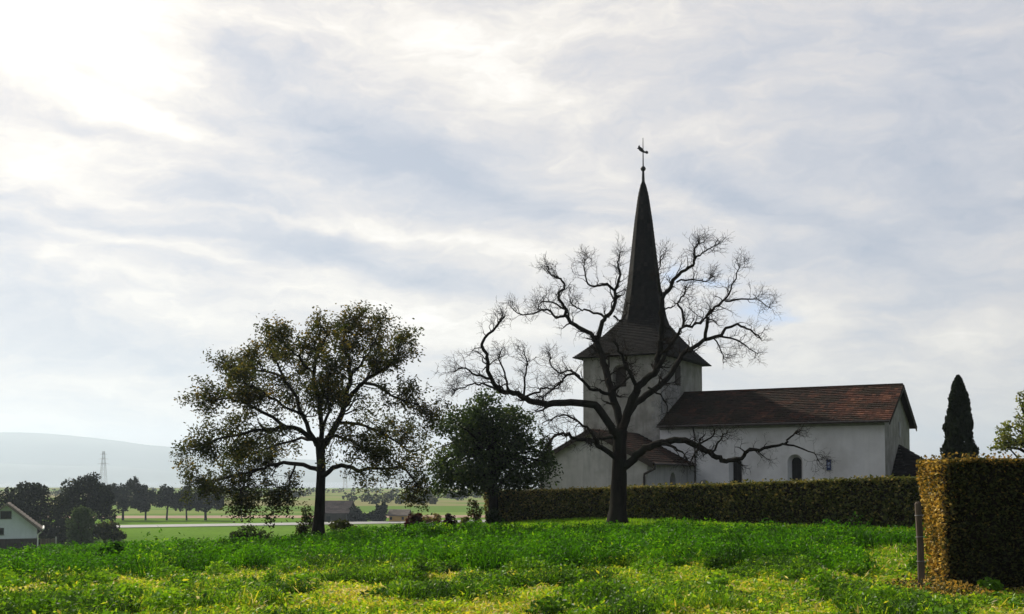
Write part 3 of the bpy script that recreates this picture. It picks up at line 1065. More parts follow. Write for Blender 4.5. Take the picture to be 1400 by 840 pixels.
for s in (-1, 1):
    x0 = acx + s * (hwid + AO)
    vb.prism([(x0, zo - 0.24), (x0, zo + 0.02), (acx, AR + 0.13), (acx, AR - 0.13)], 1, AY0 - 0.34, AY0 - 0.29)
vb.build('bargeboard', M['dark_wood'], annex)
for s, x in ((-1, AX0), (1, AX1)):
    pm = MB()
    xo = x + s * (AO + 0.05)
    pm.tube([(xo, AY0 - 0.25, zo - 0.02), (xo, AY1 - 0.1, zo)], 0.06, 8)
    pm.tube([(xo, AY0 - 0.2, zo - 0.02), (xo, AY0 - 0.2, zo - 0.25), (x - s * 0.12, AY0 - 0.12, zo - 0.52), (x - s * 0.14, AY0 - 0.1, zo - 0.7), (x - s * 0.14, AY0 - 0.1, -1.4)], 0.06, 8)
    pm.build('gutter', M['pipe'], annex)

# blue notice plate on the nave wall
c0 = church.matrix_basis if False else Matrix.Translation(Vector((CH.x, 55, CHZ))) @ Matrix.Rotation(math.atan2(-0.475, 0.88), 4, 'Z')
pq = empty('notice_plate')
pq.matrix_basis = c0 @ Matrix.Translation((-2.78, -0.012, 1.85))
tag(pq, 'small upright blue plate fixed to the white nave wall', 'plate')
pm = MB()
pm.box(-0.11, 0.11, -0.03, 0.0, 0.0, 0.54)
pm.build('panel', M['blue_sign'], pq)
pm = MB()
pm.box(-0.055, 0.055, -0.036, -0.0315, 0.12, 0.42)
pm.build('emblem', M['pale_sign'], pq)

# ------------------------------------------------------------------ the big bare tree
BT = 38.0


def bare_tree():
    rng = np.random.default_rng(11)
    base = at(844, 713, BT)
    base.z = g1(base.x, BT) - 0.05
    root = empty('bare_tree', base)
    tag(root, 'large leafless old tree with wide twisted limbs in front of the church', 'tree')
    L = lambda P: [p - base for p in P]
    tp, tr = traced([(844, 722), (844, 708), (845, 690), (846, 655), (847, 625), (847, 604), (849, 588)], BT, (0, 0), 12.2, 8.5)
    tr = [r * (1 + 0.5 * max(0, 1 - k / 6) ** 1.6) for k, r in enumerate(tr)]
    tb = MB()
    tb.tube(L(tp), tr, 36)
    tb.roughen(0.13)
    trunk = tb.build('trunk', M['bark'], root, smooth_=True)
    limbs = [
        ([(848, 604), (841, 592), (832.6, 580), (819, 557), (802.5, 552), (770, 550.5), (748, 553.5), (728.6, 549), (715, 544), (701, 537), (685, 536), (676.6, 526), (668, 509), (666, 490), (659, 474), (662, 463), (679, 446), (690, 433)], (0, -2.6), 8.5, 1.5),
        ([(669, 518), (652, 513), (635.6, 505), (619, 508)], (-1.9, -2.8), 2.6, 0.8),
        ([(678, 532), (660, 526), (646, 526), (629, 531), (617, 542)], (-1.7, -3.2), 2.2, 0.7),
        ([(697, 535), (694, 528), (690, 509), (682, 493), (686, 478)], (-1.6, -0.6), 2.8, 0.8),
        ([(716, 543), (718, 517), (720, 496), (716, 478)], (-1.5, -2.6), 2.2, 0.7),
        ([(718, 543), (737, 534), (748, 530), (759, 532), (770, 520)], (-1.4, 0.3), 2.2, 0.8),
        ([(848, 600), (846, 568), (838, 540), (829, 512), (823, 487), (816, 468)], (0, 1.2), 8, 5.5),
        ([(816, 469), (811, 460.5), (797, 450), (781, 441), (773.5, 431), (774.7, 423), (765.6, 412), (764.5, 400.5), (771, 391.5), (765.6, 382), (754, 375.6), (747.5, 364)], (1.2, 2.2), 5, 1.0),
        ([(773, 432), (761, 434), (747.5, 423), (736, 426.5), (713.6, 430), (700, 421)], (1.6, 0.4), 2.8, 0.8),
        ([(772, 423), (754, 414), (738.5, 413), (737, 424)], (1.7, 2.6), 2, 0.8),
        ([(816, 468), (822, 446), (829, 434), (838, 425), (842.5, 407), (840, 398), (846, 382), (846, 364), (845, 356), (848, 345)], (1.2, 0.0), 5, 1.0),
        ([(841, 398), (829, 389), (815, 391.5), (805, 389), (799.5, 371), (799, 355)], (0.6, -0.6), 2.8, 0.8),
        ([(828, 433), (817.6, 429), (799.5, 425), (788, 421), (780, 410)], (1.0, 2.0), 2.8, 0.8),
        ([(839, 432), (849, 439), (856, 427.6), (856, 412)], (0.8, 1.6), 2, 0.8),
        ([(838, 540), (822, 535), (808, 531), (792, 515), (775, 514), (764, 526), (753, 534), (743, 542)], (0.4, -1.2), 3.6, 1.0),
        ([(792, 515), (780, 507), (764, 509), (753, 501), (751, 483)], (-0.2, 0.8), 2.2, 0.8),
        ([(848, 602), (852, 576), (865, 556.7), (877, 545), (896, 533), (913, 516), (925, 497), (939, 480.5), (963, 466), (986, 459), (993, 448), (1013.5, 446), (1027, 452.5), (1040, 463)], (0, 2.4), 8, 1.2),
        ([(964, 465), (967, 439), (965, 432), (977, 421), (991, 411), (998, 396), (1007, 380), (1010, 360)], (1.4, 0.2), 3.6, 0.9),
        ([(984, 460), (1007, 466), (1020, 473), (1036, 484)], (1.7, 0.8), 2.2, 0.7),
        ([(976, 463), (986, 482), (989, 497)], (1.6, 0.9), 1.6, 0.7),
        ([(992, 412), (1013.5, 409), (1036, 409.5), (1054, 422)], (0.8, 2.0), 2, 0.7),
        ([(850, 592), (858, 565), (868, 540), (871, 530), (884, 520), (898, 505), (899, 492), (903, 471), (905, 445), (905, 423), (906, 408), (918, 392), (925, 378), (936.6, 369), (949, 360), (950, 351), (950, 340), (956, 331)], (0, -2.0), 8.5, 1.0),
        ([(871, 531), (862, 513), (855, 500), (846, 480), (838, 466)], (-0.3, -1.8), 4.2, 1.4),
        ([(899, 505), (912, 480), (925, 459), (933, 446), (934, 428), (927, 416), (934, 405), (937, 392)], (-0.9, -0.4), 3.8, 1.0),
        ([(934, 447), (952, 443), (965, 433), (972, 424)], (-0.6, -1.8), 3, 1.2),
        ([(950, 353), (961, 346), (972, 338), (982, 328)], (-1.8, -2.6), 1.8, 0.7),
        ([(925, 386), (945.6, 382), (964, 385), (978, 378)], (-1.6, -0.6), 1.8, 0.7),
        ([(905, 405), (900, 384), (901.5, 364), (906, 348)], (-1.4, -2.6), 1.8, 0.7),
        ([(846, 632), (832, 619), (818, 609), (802.5, 602), (789, 602), (777, 594), (765, 593), (757, 598), (751, 607)], (0, -2.2), 5.5, 1.4),
        ([(818, 609), (808, 592), (797, 580.5), (775, 569.6), (761.5, 569.6), (742, 578)], (-0.7, 0.5), 3, 0.9),
        ([(846, 606), (836, 598), (820, 600), (806, 603)], (0.2, -0.9), 4.0, 2.0),
        ([(850, 640), (866, 626.5), (878, 617.5), (894, 608.6), (910, 603.5), (930, 602.5), (949.6, 608.6), (966, 617.5), (980, 625), (989.5, 630.5), (999, 629.5), (1014, 627), (1022, 617), (1039, 614), (1062, 609.5), (1073, 607.6), (1081, 598), (1091, 590)], (0, -2.8), 8, 1.2),
        ([(972, 620), (986, 600), (995, 588.6)], (-1.6, -1.0), 2.4, 0.8),
        ([(952, 609), (970.5, 598), (977, 587)], (-1.3, -2.2), 2.2, 0.8),
        ([(1073, 607.6), (1092, 611), (1111, 619), (1120, 632)], (-2.5, -3.0), 2, 0.6),
        ([(905, 605), (923, 613), (932, 617.5), (940, 629)], (-0.8, -1.6), 3.0, 1.0),
        ([(886, 530), (902, 540), (912, 556), (908, 578)], (-0.5, 0.8), 2.0, 0.7),
        ([(836, 536), (856, 520), (866, 505)], (0.3, 1.6), 3.0, 1.2),
    ]
    tw1, tw2 = MB(), 0
    crown = MB()
    home = at(848, 560, BT)
    for k, (pp, off, r0, r1) in enumerate(limbs):
        P, R = traced(pp, BT, off, r0 * 0.72, r1 * 0.8)
        for i in range(1, len(P) - 1):
            P[i] = P[i] + Vector(rng.normal(size=3)) * 0.025
        lb = MB()
        lb.tube(L(P), R, 9 if r0 > 4 else 6)
        lb.build('limb', M['bark'], root, smooth_=True)
        length = sum((b - a).length for a, b in zip(P, P[1:]))
        big = r0 > 5
        low = pp[0][1] > 600 and pp[-1][0] > 930 or pp[0][0] > 930 and pp[0][1] > 600
        kids = spawn(P, R, int(length * (3.0 if big else 4.6) * (0.5 if low else 1.0)) + (1 if low else 3), 0.68, rng, 0.32, 0.05, 0.85, 0.28 if big else 0.12, 0.5, 0.0068, home=home)
        P2 = P[-4:]
        kids += spawn(P2, R[-4:], 4, 0.38, rng, 0.34, 0.03, 0.8, 0.1, 0.75, 0.009, home=home)
        for q, rr in kids:
            crown.tube(L(q), rr, 4, cap=False)
            g2 = spawn(q, rr, 4, 0.42, rng, 0.30, 0.04, 0.85, 0.25, 0.62, 0.005, home=home, n=5)
            for q2, rr2 in g2:
                crown.tube(L(q2), rr2, 3, cap=False)
                for q3, rr3 in spawn(q2, rr2, 3, 0.26, rng, 0.26, 0.03, 0.8, 0.3, 0.75, 0.0038, home=home, n=4):
                    crown.tube(L(q3), rr3, 3, cap=False)
    crown.build('crown', M['twig'], root)


bare_tree()

# ------------------------------------------------------------------ the leafy walnut on the left
WT = 40.0


def walnut():
    rng = np.random.default_rng(23)
    base = at(435, 728, WT)
    base.z = min(base.z, g1(base.x, WT)) - 0.02
    root = empty('leafy_tree', base)
    tag(root, 'broad autumn tree with thinning brownish leaves and see-through crown', 'tree')
    L = lambda P: [p - base for p in P]
    tp, tr = traced([(435, 740), (435, 722), (437, 700), (438, 670), (439, 640), (437, 610), (438, 598)], WT, (0, 0), 8.0, 5.0)
    tr = [r * (1 + 0.5 * max(0, 1 - k / 4)) for k, r in enumerate(tr)]
    tb = MB()
    tb.tube(L(tp), tr, 28)
    tb.roughen(0.13)
    tb.build('trunk', M['bark'], root, smooth_=True)
    limbs = [
        ([(438, 622), (446, 603), (461, 578.6), (471.5, 557), (477, 521), (478.6, 496), (470, 478.6), (469.6, 461), (478, 448), (484, 436)], (0, 1.2), 6, 1),
        ([(472, 555), (486, 532), (503.6, 518), (525, 507), (539, 489), (545, 474), (550, 462)], (0.4, -1.6), 4, 0.8),
        ([(500, 524), (521, 530), (543, 545), (571, 556), (584, 570)], (-0.4, -1.4), 2.6, 0.7),
        ([(440, 655), (446, 649), (461, 639), (478.6, 637.5), (487.5, 643), (503.6, 639), (528.6, 641), (550, 640), (566, 655), (572, 668)], (0, -1.8), 4.5, 0.8),
        ([(438, 618), (434, 607), (418, 593), (393, 584), (368, 586), (345, 590), (318, 596), (288, 606), (262, 612)], (0, -1.6), 5, 0.8),
        ([(436, 610), (428.6, 600), (414, 568), (403.6, 543), (386, 514), (375, 489), (366, 470)], (0, 1.8), 4.5, 0.8),
        ([(438, 650), (432, 641), (403.6, 634), (378.6, 636), (350, 644), (310, 652), (280, 656), (258, 648)], (0, 1.5), 4.2, 0.8),
        ([(438, 618), (441, 590), (436, 550), (430, 510), (438, 478), (446, 458), (441, 446)], (0, -1.4), 4.5, 0.8),
        ([(386, 516), (360, 508), (330, 500), (305, 504)], (1.2, 2.4), 2.5, 0.7),
        ([(393, 585), (360, 565), (330, 548), (300, 545), (276, 552)], (-0.8, -2.4), 3, 0.7),
        ([(461, 579), (490, 580), (520, 590), (548, 606), (566, 622)], (0.2, 2.2), 3, 0.7),
        ([(350, 644), (335, 660), (330, 676), (332, 688)], (1.0, 0.4), 1.8, 0.6),
        ([(404, 634), (398, 655), (384, 672), (375, 690)], (0.8, -0.4), 1.8, 0.6),
        ([(430, 512), (408, 490), (392, 474), (380, 462)], (-0.8, -2.2), 2.4, 0.7),
        ([(477, 520), (500, 490), (512, 465), (520, 448)], (0.5, 2.2), 2.6, 0.7),
        ([(436, 606), (452, 596), (470, 600), (495, 612), (520, 625)], (0, -2.6), 3, 0.7),
        ([(432, 602), (412, 600), (385, 606), (352, 618), (322, 628)], (0, 2.6), 3, 0.7),
        ([(418, 570), (390, 555), (358, 535), (335, 525)], (0.4, -2.5), 2.6, 0.7),
        ([(440, 590), (450, 560), (448, 530), (455, 500)], (0, -2.6), 3, 0.7),
    ]
    crown_w = MB()
    pts, tins = [], []
    home = at(437, 600, WT)
    for pp, off, r0, r1 in limbs:
        P, R = traced(pp, WT, off, r0 * 0.85, r1)
        for i in range(1, len(P) - 1):
            P[i] = P[i] + Vector(rng.normal(size=3)) * 0.03
        lb = MB()
        lb.tube(L(P), R, 8)
        lb.build('limb', M['bark'], root, smooth_=True)
        length = sum((b - a).length for a, b in zip(P, P[1:]))
        kids = spawn(P, R, int(length * 5.4) + 4, 0.90, rng, 0.30, 0.03, 0.95, 0.25, 0.45, 0.008, home=home, droop=0.06)
        kids += [(P[-5:], R[-5:])]
        for q, rr in kids:
            crown_w.tube(L(q), rr, 4, cap=False)
            for q2, rr2 in spawn(q, rr, 5, 0.55, rng, 0.3, 0.0, 0.95, 0.25, 0.6, 0.006, home=home, droop=0.05, n=5):
                crown_w.tube(L(q2), rr2, 3, cap=False)
                tone = rng.normal(0, 0.2)
                low = (q2[0].z - base.z) < 3.2 and q2[0].x > base.x + 1.0
                if rng.random() < (0.45 if low else 0.18):
                    continue
                for s in range(2, 6):
                    m = rng.integers(3, 12)
                    for _ in range(m):
                        c = q2[s] + Vector(rng.normal(size=3)) * 0.12
                        pts.append(tuple(c - base))
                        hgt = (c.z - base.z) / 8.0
                        tins.append(0.39 + 0.25 * (hgt - 0.45) + tone + rng.normal(0, 0.14))  # tint rises with height, sunlit tops put into the leaf colour
    tw = crown_w.build('twigs', M['twig'], root)
    P = np.array(pts)
    n = len(P)
    print('walnut leaves', n)
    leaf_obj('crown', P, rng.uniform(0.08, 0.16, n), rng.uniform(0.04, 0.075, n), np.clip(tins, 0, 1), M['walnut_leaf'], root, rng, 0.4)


walnut()


# ------------------------------------------------------------------ other trees and shrubs
def leafy(name, label, cat, px, pyb, Y, lobes_px, n, leaf, mat, rng_seed, trunk=None, group=None, tint=(0.45, 0.2), shell=0.6, depth=0.9, zmin=None, limbs=True, stem_mat=None):
    """a tree or shrub whose crown is made of leaf clumps; lobes in photo pixels (x, y, half-width, half-height)"""
    rng = np.random.default_rng(rng_seed)
    base = at(px, pyb, Y)
    base.z = min(base.z, g1(base.x, Y))
    root = empty(name, base)
    tag(root, label, cat, group)
    s = Y / FPX
    lobes = []
    for i, l in enumerate(lobes_px):
        c = at(l[0], l[1], Y) - base
        dy = l[4] * s if len(l) > 4 else 0
        lobes.append((c.x, dy, c.z, l[2] * s, l[2] * s * depth, l[3] * s))
    # every lobe breaks up into smaller clumps
    sub = []
    for l in lobes:
        sub.append((l[0], l[1], l[2], l[3] * 0.72, l[4] * 0.72, l[5] * 0.72))
        for u in rand_unit(14, rng):
            f = rng.uniform(0.22, 0.42)
            sub.append((l[0] + u[0] * l[3] * 0.74, l[1] + u[1] * l[4] * 0.74, l[2] + u[2] * l[5] * 0.74, l[3] * f, l[4] * f, l[5] * f))
    P, r, k = lobes_points(sub, n, rng, shell)
    tone = rng.normal(0, 0.10, len(sub))
    keep = P[:, 2] > (0.0 if zmin is None else zmin)
    P, k = P[keep], k[keep]
    tn = np.clip(tint[0] + tone[k] + rng.normal(0, tint[1], len(P)), 0, 1)
    m = len(P)
    if trunk:
        tb = MB()
        rad, ytop = trunk
        top = at(px + rng.uniform(-3, 3), ytop, Y) - base
        pth = [Vector((0, 0, -0.3)), Vector((0, 0, 0.15 * top.z)), Vector((top.x * 0.4, 0, top.z * 0.6)), top]
        pth, rr = smooth_path(pth, [rad * 1.35, rad * 1.05, rad * 0.85, rad * 0.6])
        tb.tube(pth, rr, 8)
        if limbs:
            for l in lobes + sub[1::3]:
                c = Vector((l[0], l[1], l[2]))
                a = pth[int(len(pth) * rng.uniform(0.55, 0.95))]
                mid = a.lerp(c, 0.5) + Vector((0, 0, 0.12 * (c - a).length))
                q, r2 = smooth_path([a, mid, c], [rad * 0.42, rad * 0.25, rad * 0.08])
                tb.tube(q, r2, 5, cap=False)
        tb.build('trunk', stem_mat or M['bark'], root, smooth_=True)
        cname = 'crown'
    else:
        tb = MB()
        for l in sub[1::2]:
            c = Vector((l[0], l[1], max(l[2], 0.05)))
            q, r2 = smooth_path([Vector((c.x * 0.15, c.y * 0.15, -0.1)), Vector((c.x * 0.5, c.y * 0.5, c.z * 0.6)), c], [0.012 * Y / 40, 0.009 * Y / 40, 0.005 * Y / 40])
            tb.tube(q, r2, 4, cap=False)
        tb.build('stems', stem_mat or M['twig'], root)
        cname = 'foliage'
    leaf_obj(cname, P, rng.uniform(0.8, 1.3, m) * leaf, rng.uniform(0.45, 0.75, m) * leaf, tn, mat, root, rng, 0.4)
    return root


leafy('dense_tree', 'rounded dark green tree at the left end of the long hedge', 'tree', 675, 722, 48.5,
      [(668, 618, 70, 64), (618, 638, 42, 46, 8), (720, 630, 46, 48, -8), (668, 572, 54, 38), (636, 585, 44, 38, -20), (704, 588, 42, 38, 18), (600, 655, 26, 28, -5), (668, 652, 66, 36), (742, 625, 22, 28, 4)],
      21000, 0.15, M['green_leaf'], 31, trunk=(0.21, 610), tint=(0.42, 0.20), shell=0.5)
leafy('autumn_tree', 'yellow green tree cut by the picture edge behind the tall hedge', 'tree', 1412, 700, 40,
      [(1412, 570, 34, 34), (1392, 596, 30, 26), (1425, 545, 30, 24), (1375, 606, 18, 14, 10), (1400, 545, 16, 16, -10), (1440, 600, 40, 30)],
      5200, 0.13, M['yellow_leaf'], 33, trunk=(0.14, 600), tint=(0.45, 0.25), shell=0.5)


def cypress():
    rng = np.random.default_rng(41)
    Y = 52
    s = Y / FPX
    base = at(1313, 655, Y)
    base.z = g1(base.x, Y)
    root = empty('cypress_tree', base)
    tag(root, 'narrow dark cypress rising behind the tall hedge', 'tree')
    top = at(1312, 515, Y).z - base.z
    n = 16000
    z = rng.random(n) ** 0.9
    yy = np.interp(z, [0, 0.2, 0.4, 0.51, 0.63, 0.74, 0.86, 0.95, 1.0], [19, 22.5, 22.0, 18.5, 15.8, 13.4, 10.6, 5.6, 0.8]) * s
    a = rng.uniform(0, 2 * np.pi, n)
    lump = 0.58 + 0.80 * fbm(a * 2.4 + 3, z * 17 + a, 3)
    r = yy * lump * rng.uniform(0.55, 1.0, n) ** 0.5
    P = np.stack([r * np.cos(a), r * np.sin(a), 0.25 + z * (top - 0.25)], 1)
    d = np.stack([np.cos(a) * 0.35, np.sin(a) * 0.35, np.ones(n)], 1) + rng.normal(size=(n, 3)) * 0.25
    d /= np.linalg.norm(d, axis=1, keepdims=True)
    sd_ = np.cross(d, rand_unit(n, rng))
    sd_ /= np.linalg.norm(sd_, axis=1, keepdims=True)
    LL = rng.uniform(0.12, 0.26, n)[:, None]
    WW = rng.uniform(0.04, 0.08, n)[:, None]
    V = np.stack([P - d * LL / 2, P + sd_ * WW, P + d * LL / 2, P - sd_ * WW], 1).reshape(-1, 3)
    i = np.arange(n) * 4
    T = np.stack([np.stack([i, i + 1, i + 2], 1), np.stack([i, i + 2, i + 3], 1)], 1).reshape(-1, 3)
    link_mesh('crown', np_mesh('crown', V, T, np.repeat(rng.random(n), 2)), M['cypress_leaf'], root)
    tb = MB()
    tb.tube([(0, 0, -0.2), (0, 0, top * 0.5), (0, 0, top * 0.95)], [0.16, 0.10, 0.02], 8)
    tb.build('trunk', M['bark'], root)


cypress()

# shrubs along the crest
leafy('shrub', 'low dark grey-green shrub left of the leafy tree', 'shrub', 340, 742, 41.5, [(340, 732, 26, 13), (325, 734, 14, 9), (358, 733, 14, 9)], 1800, 0.10, M['willow_leaf'], 51, tint=(0.25, 0.2))
leafy('shrub', 'tangled shrub around the foot of the leafy tree', 'shrub', 452, 736, 43, [(420, 722, 15, 20), (418, 700, 9, 16), (465, 722, 20, 14), (480, 726, 14, 10), (412, 727, 12, 12)], 2200, 0.10, M['walnut_leaf'], 52, tint=(0.25, 0.2))
leafy('shrub', 'dark red rounded shrub at the left of the crest border', 'shrub', 566, 727, 46, [(566, 713, 15, 12)], 1500, 0.09, M['red_leaf'], 53, tint=(0.4, 0.25))
leafy('shrub', 'upright black-red shrub beside the pale dry bush', 'shrub', 615, 727, 46, [(616, 713, 9, 11), (611, 717, 8, 9)], 1300, 0.09, M['red_leaf'], 54, tint=(0.2, 0.2))
leafy('shrub', 'pale dry bush between the two dark red shrubs', 'shrub', 591, 727, 46.4, [(590, 716, 14, 8), (598, 709, 8, 8), (582, 709, 6, 6)], 900, 0.09, M['beige_leaf'], 55, tint=(0.45, 0.25))
leafy('shrub', 'small yellowish shrub right of the black-red shrub', 'shrub', 634, 727, 46, [(635, 716, 9, 9)], 600, 0.09, M['yellow_leaf'], 56, tint=(0.35, 0.25))
leafy('sapling', 'thin pale leafed sapling left of the dense tree trunk', 'sapling', 650, 728, 46, [(650, 700, 12, 12), (645, 688, 8, 8), (652, 715, 8, 10)], 700, 0.10, M['walnut_leaf'], 57, trunk=(0.025, 690), tint=(0.65, 0.15), limbs=False)
leafy('shrub', 'dark ivy-like shrub below the dense tree trunk', 'shrub', 676, 727, 47, [(676, 708, 11, 18)], 1600, 0.09, M['green_leaf'], 58, tint=(0.2, 0.15))
st = MB()
bs = at(585, 724, 45.6)
rng = np.random.default_rng(4)
for k in range(1):
    st.lathe([(0.02, -0.1), (0.24, 0.0), (0.26, 0.14), (0.19, 0.26), (0.06, 0.32), (0.005, 0.33)], 0, 0, 9)
st.v = [(x * (1 + 0.16 * math.sin(5 * z + 3 * x)), y * 0.8, z * (1 + 0.1 * math.sin(7 * x))) for x, y, z in st.v]
so_ = st.build('boulder', M['stone'], loc=(bs.x, bs.y, g1(bs.x, bs.y)))
tag(so_, 'rounded grey boulder between the dark red shrubs', 'boulder')

# ------------------------------------------------------------------ hedges
def hedge(name, label, A, B, thick, top, rng, per_m2, leaf, tint_fn, core_in=0.11, jitter=0.06, bulge=0.0, ends=(True, True), mat=None):
    """clipped hedge between two ground points; a twiggy inside and leaves on every face"""
    A, B = Vector((*A, 0)), Vector((*B, 0))
    d = (B - A)
    Ln = d.length
    d.normalize()
    nrm = Vector((d.y, -d.x, 0))                   # towards the camera side
    mid = A.lerp(B, 0.5)
    root = empty(name, (mid.x, mid.y, g1(mid.x, mid.y)))
    tag(root, label, 'hedge')
    o = root.location
    res = []
    tins = []
    faces = []
    tA, tB = top
    H = 1.7
    areas = {'front': Ln * H, 'back': Ln * H, 'top': Ln * thick * 1.5, 'a': thick * H, 'b': thick * H}
    for f, ar in areas.items():
        n = int(ar * per_m2 * (0.45 if f == 'back' else 1.0))
        u, v = rng.random(n), rng.random(n)
        dep = np.abs(rng.normal(0, jitter, n))
        if f in ('front', 'back'):
            s, q = u * Ln, np.full(n, (0.5 if f == 'front' else -0.5) * thick)
            hh = v
        elif f == 'top':
            s, q = u * Ln, (v - 0.5) * thick
            hh = np.ones(n)
        else:
            s, q = np.full(n, 0.0 if f == 'a' else Ln), (u - 0.5) * thick
            hh = v
        wav = 0.17 * (fbm(s * 1.3 + 7, hh * 2.4 + q, 3) - 0.5)
        bl = 1 + bulge * (hh - 0.5)
        q = q * bl
        if f == 'front':
            q += wav - dep
        elif f == 'back':
            q -= wav - dep
        elif f == 'a':
            s = -wav + dep - bulge * 0.5 * (hh - 0.5) * thick
        elif f == 'b':
            s = s + wav - dep
        X = A.x + d.x * s + nrm.x * q
        Yy = A.y + d.y * s + nrm.y * q
        zt = tA + (tB - tA) * s / Ln + 0.07 * (fbm(s * 1.7, q * 2 + 3, 3) - 0.5)
        zg = gz(X, Yy)
        Z = zg + 0.04 + (zt - zg - 0.04) * hh
        if f == 'top':
            Z = Z - dep * 0.7 + (rng.random(n) < 0.05) * rng.uniform(0, 0.12, n)
        res.append(np.stack([X - o.x, Yy - o.y, Z - o.z], 1))
        tins.append(tint_fn(f, s, hh, q, rng, n))
    P = np.concatenate(res)
    tn = np.clip(np.concatenate(tins), 0, 1)
    n = len(P)
    leaf_obj('foliage', P, rng.uniform(0.7, 1.4, n) * leaf, rng.uniform(0.45, 0.8, n) * leaf, tn, mat or M['hedge_leaf'], root, rng, 0.2)
    # the twiggy inside
    cb = MB()
    N = max(3, int(Ln / 1.0))
    ring = []
    for k in range(N + 1):
        s = core_in + (Ln - 2 * core_in) * k / N
        zt = tA + (tB - tA) * s / Ln - 0.05
        row = []
        for q in (thick / 2 - core_in, -thick / 2 + core_in):
            p = A + d * s + nrm * q
            row.append((p.x - o.x, p.y - o.y, g1(p.x, p.y) - 0.05 - o.z))
            row.append((p.x - o.x, p.y - o.y, zt - o.z))
        ring.append(row)
    for k in range(N):
        a, b = ring[k], ring[k + 1]
        cb.face([a[0], b[0], b[1], a[1]])
        cb.face([b[2], a[2], a[3], b[3]])
        cb.face([a[1], b[1], b[3], a[3]])
    cb.face([ring[0][2], ring[0][0], ring[0][1], ring[0][3]])
    cb.face([ring[N][0], ring[N][2], ring[N][3], ring[N][1]])
    cb.build('branches', M['twig'], root)
    return root


def long_tint(f, s, hh, q, rng, n):
    # rusty at the far left end and along the clipped top, greener to the right
    base = 0.44 + 0.24 * np.exp(-s / 5.0) * (0.4 + 0.6 * hh)
    base += 0.20 * smooth(0.65, 1.0, hh) * np.exp(-s / 14.0)
    base += 0.22 * (fbm(s * 0.9, hh * 3, 3) - 0.5)
    return base - 0.10 * smooth(0.5, 0.0, hh) + rng.normal(0, 0.17, n)


HA, HB = at(676, 718, 50.0), at(1257, 720, 32.6)
hedge('long_hedge', 'long clipped dark hedge running along the front of the church', (HA.x, HA.y), (HB.x, HB.y), 1.1,
      (at(676, 673, 50).z, at(1257, 653, 32.6).z), np.random.default_rng(61), 380, 0.11, long_tint, mat=M['long_hedge_leaf'])


def tall_tint(f, s, hh, q, rng, n):  # left end tinted gold: its sunlight is put into the leaf colour
    if f == 'a':
        b = 0.80 + 0.5 * (fbm(q * 3 + 5, hh * 7, 3) - 0.5)
        return b + rng.normal(0, 0.17, n)
    if f == 'top':
        return 0.62 + rng.normal(0, 0.16, n)
    b = 0.30 + 0.50 * np.exp(-np.maximum(s, 0) / 0.13) + 0.14 * smooth(0.93, 1.0, hh)
    b += 0.2 * (fbm(s * 1.5, hh * 4, 3) - 0.5)
    return b + rng.normal(0, 0.17, n)


TA, TB = at(1289, 800, 17.3), at(1520, 800, 17.2)
hedge('tall_hedge', 'tall clipped hedge at the right edge with sunlight put into its golden left end', (TA.x, TA.y + 0.43), (TB.x + 2.5, TB.y + 0.63), 0.86,
      (at(1289, 628.5, 17.3).z, at(1400, 627, 17.2).z), np.random.default_rng(62), 1700, 0.058, tall_tint, bulge=0.10, jitter=0.05)

# wooden post beside the tall hedge
pb = at(1260, 803, 17.2)
pr_ = empty('fence_post', (pb.x, pb.y, g1(pb.x, pb.y) - 0.05))
tag(pr_, 'leaning weathered wooden post beside the tall hedge', 'post')
pt = at(1255, 689, 17.2) - Vector(pr_.location)
mb = MB()
pth = [Vector((0, 0, -0.2)), Vector((0, 0, 0.0)), pt * 0.5 + Vector((0.01, 0, 0)), pt, pt + Vector((-0.004, 0, 0.03))]
mb.tube(pth, [0.058, 0.056, 0.053, 0.050, 0.032], 9)
mb.build('shaft', M['post'], pr_, smooth_=False)
for f in (0.35, 0.62, 0.86):
    q = pt * f
    wr = MB()
    ringp = [(q.x + 0.057 * math.cos(a), q.y + 0.057 * math.sin(a), q.z + 0.004 * a) for a in np.linspace(0, 6.6, 14)]
    wr.tube(ringp, 0.004, 4)
    wr.tube([(q.x + 0.06, q.y, q.z), (q.x + 0.09, q.y + 0.02, q.z + 0.02)], 0.004, 4)
    wr.build('wire', M['steel'], pr_)

# ------------------------------------------------------------------ grass
def in_view(n, y0, y1, rng, margin=3.5, k=0.53, power=1.0):
    """points spread evenly over the ground the camera could see"""
    y = y0 + (y1 - y0) * rng.random(int(n * 1.6))
    wmax = k * y1 + margin
    x = rng.uniform(-wmax, wmax, len(y))
    ok = np.abs(x) < k * y + margin
    return x[ok][:n], y[ok][:n]


def tall_front(x):
    """line where the uncut growth starts, seen from the camera"""
    return np.interp(x, [-16, -9, -5, -1, 2, 4.4, 6, 7.5, 12], [19.5, 21.0, 22.5, 21.3, 19.9, 18.9, 21.0, 24, 28]) + 2.6 * (fbm(x * 0.45 + 11, x * 0 + 5, 3) - 0.5) * 2


def tall_back(x):
    return np.interp(x, [-30, -6, -2, 1, 5, 11], [48, 44, 40, 35.0, 33, 27])


rng = np.random.default_rng(71)
